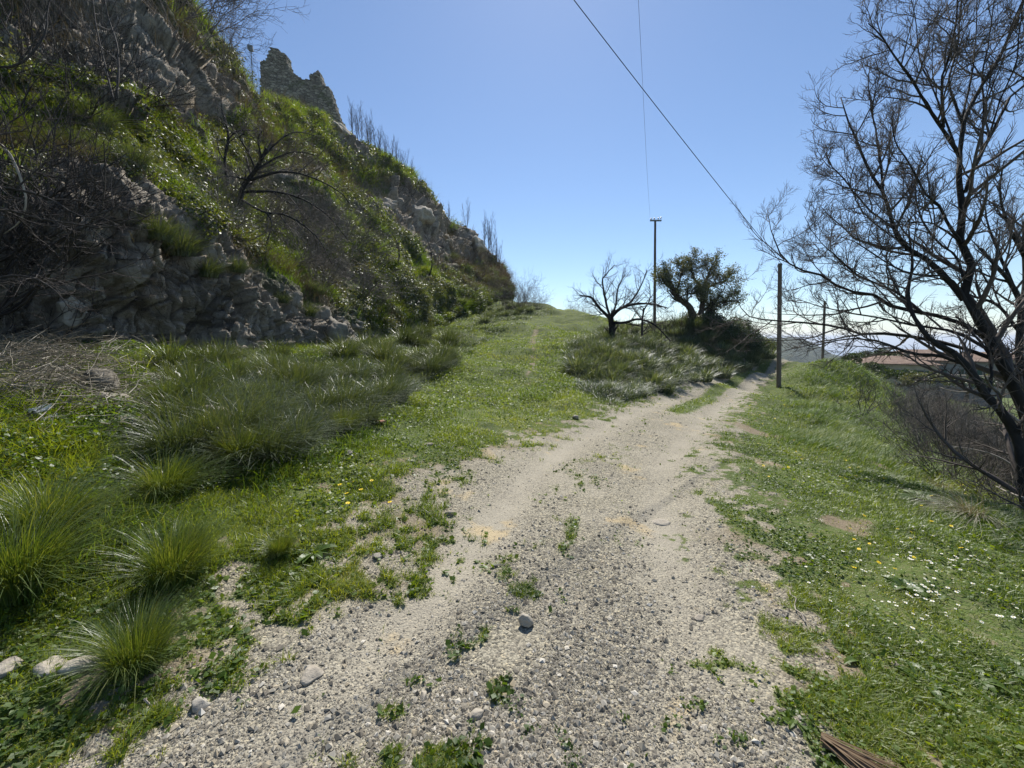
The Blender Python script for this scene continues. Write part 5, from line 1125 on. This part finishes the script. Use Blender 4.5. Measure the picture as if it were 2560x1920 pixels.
o, tp = wood_pole(p, top2, .11, .075, "tall slim pole with a short crossarm above the bank")
a0, a1 = P(1624, 554, 28)-p, P(1652, 551, 28)-p; dv = a1-a0
mb = MB(); mb.box((a0+a1)/2+[0, -.11, 0], [np.linalg.norm(dv)/2, .045, .05], math.atan2(dv[1], dv[0])); add("crossarm", mb.mesh("crossarm", M['steel']), o)
for t in (.08, .36, .72, .95):
    q = a0+dv*t+[0, -.11, .05]; add("insulator", MB().tube([q, q+[0, 0, .05], q+[0, 0, .07], q+[0, 0, .13], q+[0, 0, .16]], [.02, .02, .05, .055, .02], 10).mesh("insulator", M['ceramic']), o)
p = P(2058, 905, 31); p[2] = min(gz(p[0], p[1]), P(2058, 905, 31)[2]); top3 = P(2062, 753, 31)
wood_pole(p, top3, .10, .085, "far wooden pole beyond the hump, farthest of the three")
def wire(name, pts, r, lab):
    pts = resample(np.array(pts), 40); c = pts.mean(0); tag(add(name, MB().tube(pts-c, r, 6).mesh(name, M['black']), None, c), lab, "cable")
A = top1+[0, -.17, -.08]; B = P(1435, 0, 10.5); Cc = B+(B-A)*.55+[0, 0, .25]
wire("overhead_cable", [A, (A+B)/2+[0, 0, -.06], B, Cc], .0125, "thick black cable running from the roadside pole up over the camera")
A = a0+P(0, 0, 0)*0+p*0; A2 = top2+(a0-(a0+a1)/2)+[0, -.1, .1]; B = P(1596, 0, 9.0)
wire("overhead_wire", [A2, (A2+B)/2+[0, 0, -.25], B, B+(B-A2)*.4], .004, "hair thin wire rising from the tall pole's crossarm")

# ------------------------------------------------------------------ houses, palm, pine
def tilemat():
    m, b = newmat("terracotta_tiles"); w_ = b.n("TexWave", {"Scale": 1.4, "Distortion": .6, "Detail": 2, "Vector": b.pos()}, wave_type='BANDS', bands_direction='X').outputs["Fac"]
    c = b.ramp(b.noise(1.5, 6, .7), [(.3, (.15, .10, .075)), (.55, (.26, .185, .14)), (.75, (.36, .28, .22))]); b.out(b.bsdf(b.mix(b.math('MULTIPLY', w_, .45), c, (.14, .08, .055)), .9, b.bump(w_, .8, .06))); return m
M['tiles'] = tilemat(); M['stucco'] = simple("cream_stucco", (.40, .34, .27), .95, nz=1.5); M['stucco2'] = simple("grey_stucco", (.25, .24, .23), .95, nz=1.5); M['shutter'] = simple("green_shutter", (.04, .09, .07), .6)
mg, nb = newmat("window_glass"); nb.out(nb.bsdf((.02, .03, .04), .1, spec=.6)); M['glass'] = mg
def house(c, wx, wy, hw, hr, rz, wallm, lab, windows, chim=True, ov=.45):
    o = tag(add("house", None, None, c, (0, 0, rz)), lab, "house")
    mb = MB().box([0, 0, hw/2-1.5], [wx/2, wy/2, hw/2+1.5]); add("wall", mb.mesh("wall", wallm), o)
    X, Y = wx/2+ov, wy/2+ov; rd = min(X, Y)*.9
    V = np.array([[-X, -Y, hw], [X, -Y, hw], [X, Y, hw], [-X, Y, hw], [-X+rd, 0, hw+hr], [X-rd, 0, hw+hr], [-X, -Y, hw-.16], [X, -Y, hw-.16], [X, Y, hw-.16], [-X, Y, hw-.16]])+[0, 0, .17]
    r = MB().put(V, [np.array([[0, 1, 5, 4], [2, 3, 4, 5], [6, 7, 1, 0], [7, 8, 2, 1], [8, 9, 3, 2], [9, 6, 0, 3], [9, 8, 7, 6]]), np.array([[1, 2, 5], [3, 0, 4]])])
    ro = add("roof", r.mesh("roof", M['tiles']), o)
    if chim: add("chimney", MB().box([wx*.2, 0, hw+hr], [.3, .3, .7]).box([wx*.2, 0, hw+hr+.75], [.38, .38, .06]).mesh("chimney", wallm), ro)
    for x, z, ww, hh in windows:
        wf = MB()
        for sx in (-1, 1): wf.box([x+sx*(ww/2+.05), -wy/2-.03, z], [.05, .06, hh/2+.1])
        for sz in (-1, 1): wf.box([x, -wy/2-.03, z+sz*(hh/2+.05)], [ww/2, .06, .05])
        wo_ = add("window", wf.mesh("window", M['stucco2']), o); add("pane", MB().box([x, -wy/2-.005, z], [ww/2, .02, hh/2]).mesh("pane", M['glass']), wo_)
        sh = MB()
        for sx in (-1, 1): sh.box([x+sx*(ww*.75+.14), -wy/2-.03, z], [ww*.24, .03, hh/2])
        add("shutter", sh.mesh("shutter", M['shutter']), wo_)
    return o
c = P(2272, 912, 60); house(c+[0, 3, -3.0], 9.2, 7, 3.0, 1.1, -.55, M['stucco'], "cream house with a low terracotta roof, nearest and leftmost", [(-2.6, 1.6, .9, 1.2), (0, 1.6, .9, 1.2), (2.6, 1.6, .9, 1.2)])
c = P(2332, 893, 72); house(c+[0, 3, -4.2], 9.5, 7, 4.2, 1.2, -.5, M['stucco'], "taller terracotta roofed house behind the nearest one", [(-2, 3, 1, 1.3), (2, 3, 1, 1.3)])
c = P(2435, 905, 58); house(c+[0, 3, -3.5], 8.5, 7, 3.5, 1.1, -.7, M['stucco2'], "grey house seen between the big tree trunks", [(-2, 1.8, 1, 1.2), (1.5, 1.8, 1, 1.2)], False)
c = P(2540, 900, 66); house(c+[0, 3, -3.5], 9, 7, 3.5, 1.1, -.8, M['stucco'], "terracotta roofed house at the right edge behind the trunks", [(-2, 1.8, 1, 1.2)], False)
q = P(2390, 938, 46); tag(add("garden_wall", MB().box([0, 0, -.3], [6, .14, .3], 0).box([0, 0, .03], [6.08, .19, .03], 0).mesh("garden_wall", M['stucco']), None, q, (0, 0, -.7)), "pale garden wall in front of the houses", "wall")
# palm
q = P(2204, 877, 72); o = tag(add("palm_tree", None, None, q-[0, 0, 4.5]), "small palm tree rising above the pine beside the houses", "palm")
V, Fa, T = tubes([(np.array([[0, 0, -2.5], [.05, 0, 1], [0, 0, 3], [0, 0, 4.5]])[None], np.array([[.2, .18, .17, .22]]))], 9); add("trunk", mesh("trunk", V, Fa, M['brownbark'], T), o)
g = np.random.default_rng(4); mb = MB()
for k in range(30):
    a = k*2.4; el = g.uniform(-.3, 1.3); m = 8; t = np.linspace(0, 1, m); L = 1.5
    st = np.stack([np.cos(a)*t*L*math.cos(el), np.sin(a)*t*L*math.cos(el), 4.5+L*(t*math.sin(el)-.55*t*t)], -1); sd = np.array([-math.sin(a), math.cos(a), 0])
    V = []; f = []
    for i in range(1, m):
        for s in (-1, 1):
            b0_ = len(V); V += [st[i], st[i]+(st[i]-st[i-1])*.5, st[i]+sd*s*.42*(1-t[i]*.5)+(st[i]-st[i-1])*.8+[0, 0, -.14]]; f.append([b0_, b0_+1, b0_+2])
    mb.put(np.array(V), [np.array(f)], g.random()); mb.tube(st, .015, 3)
add("crown", mb.mesh("crown", M['ivy']), o)
# umbrella pine and garden trees
def lumpy_tree(p, h, rx, rz, n, ls, mat, lab, seed, name="pine_tree"):
    g = np.random.default_rng(seed); o = tag(add(name, None, None, p), lab, "tree")
    L = [np.array([[0, 0, -.5], [.1, 0, h*.4], [0, 0, h*.75]])]+[np.array([[0, 0, h*.45], [math.cos(a)*rx*.4, math.sin(a)*rx*.4, h*.7], [math.cos(a)*rx*.75, math.sin(a)*rx*.75, h*.85]]) for a in np.arange(6)*1.05]
    V, Fa, T = tubes([(np.array([resample(l, 8) for l in L]), np.array([np.linspace(.25 if i == 0 else .1, .06, 8) for i in range(len(L))]))], 7); add("trunk", mesh("trunk", V, Fa, M['brownbark'], T), o)
    m = 60; a = g.uniform(0, 6.28, m); r = np.sqrt(g.random(m))*rx*.9; c = np.stack([np.cos(a)*r, np.sin(a)*r, h+(-.15+np.sqrt(np.maximum(0, 1-(r/rx)**2)))*rz*g.uniform(.5, 1, m)], -1)
    k = g.integers(0, m, n); q = c[k]+nrm(g.normal(size=(n, 3)))*(g.random((n, 1))**.4)*rx*.17
    V, Fa, T = leaves(q, g.normal(size=(n, 3)), ls*g.uniform(.6, 1.3, n), g, .6); add("crown", mesh("crown", V, Fa, mat, T), o)
q = P(2185, 905, 68); lumpy_tree(q-[0, 0, 2.5], 2.4, 4.2, 2.2, 9000, .24, M['ivy'], "dark spreading pine left of the houses", 5)
q = P(2125, 912, 45); lumpy_tree(q-[0, 0, 1.0], 1.0, 1.1, 1.5, 2500, .14, M['ivy'], "small dark bushy tree at the end of the right hump", 6, "garden_tree")
for k, (u, v, d, lab) in enumerate([(2250, 945, 45, "bushy tree below the nearest house"), (2310, 955, 42, "bushy tree in front of the garden wall"), (2420, 960, 44, "bushy tree below the grey house"), (2510, 950, 46, "bushy tree at the right below the houses"), (2170, 925, 52, "bushy tree below the spreading pine")]):
    q = P(u, v, d); lumpy_tree(q-[0, 0, 1.6], 1.3, 2.2, 1.4, 3500, .2, M['olive' if k % 2 else 'ivy'], lab, 10+k, "garden_tree")

# ------------------------------------------------------------------ haze
hz = tag(add("haze", MB().box([0, 0, -98], [72000, 72000, 158]).mesh("haze", [])), "thin sea haze in the air", kind="stuff")
hm = D.materials.new("haze"); hm.use_nodes = True; hm.node_tree.nodes.clear(); nb = NB(hm.node_tree)
v_ = nb.n("VolumePrincipled", {"Color": (.80, .88, 1, 1), "Density": HAZE, "Anisotropy": .25}); nb.t.links.new(v_.outputs[0], nb.n("OutputMaterial").inputs[1])
hz.data.materials.clear(); hz.data.materials.append(hm)
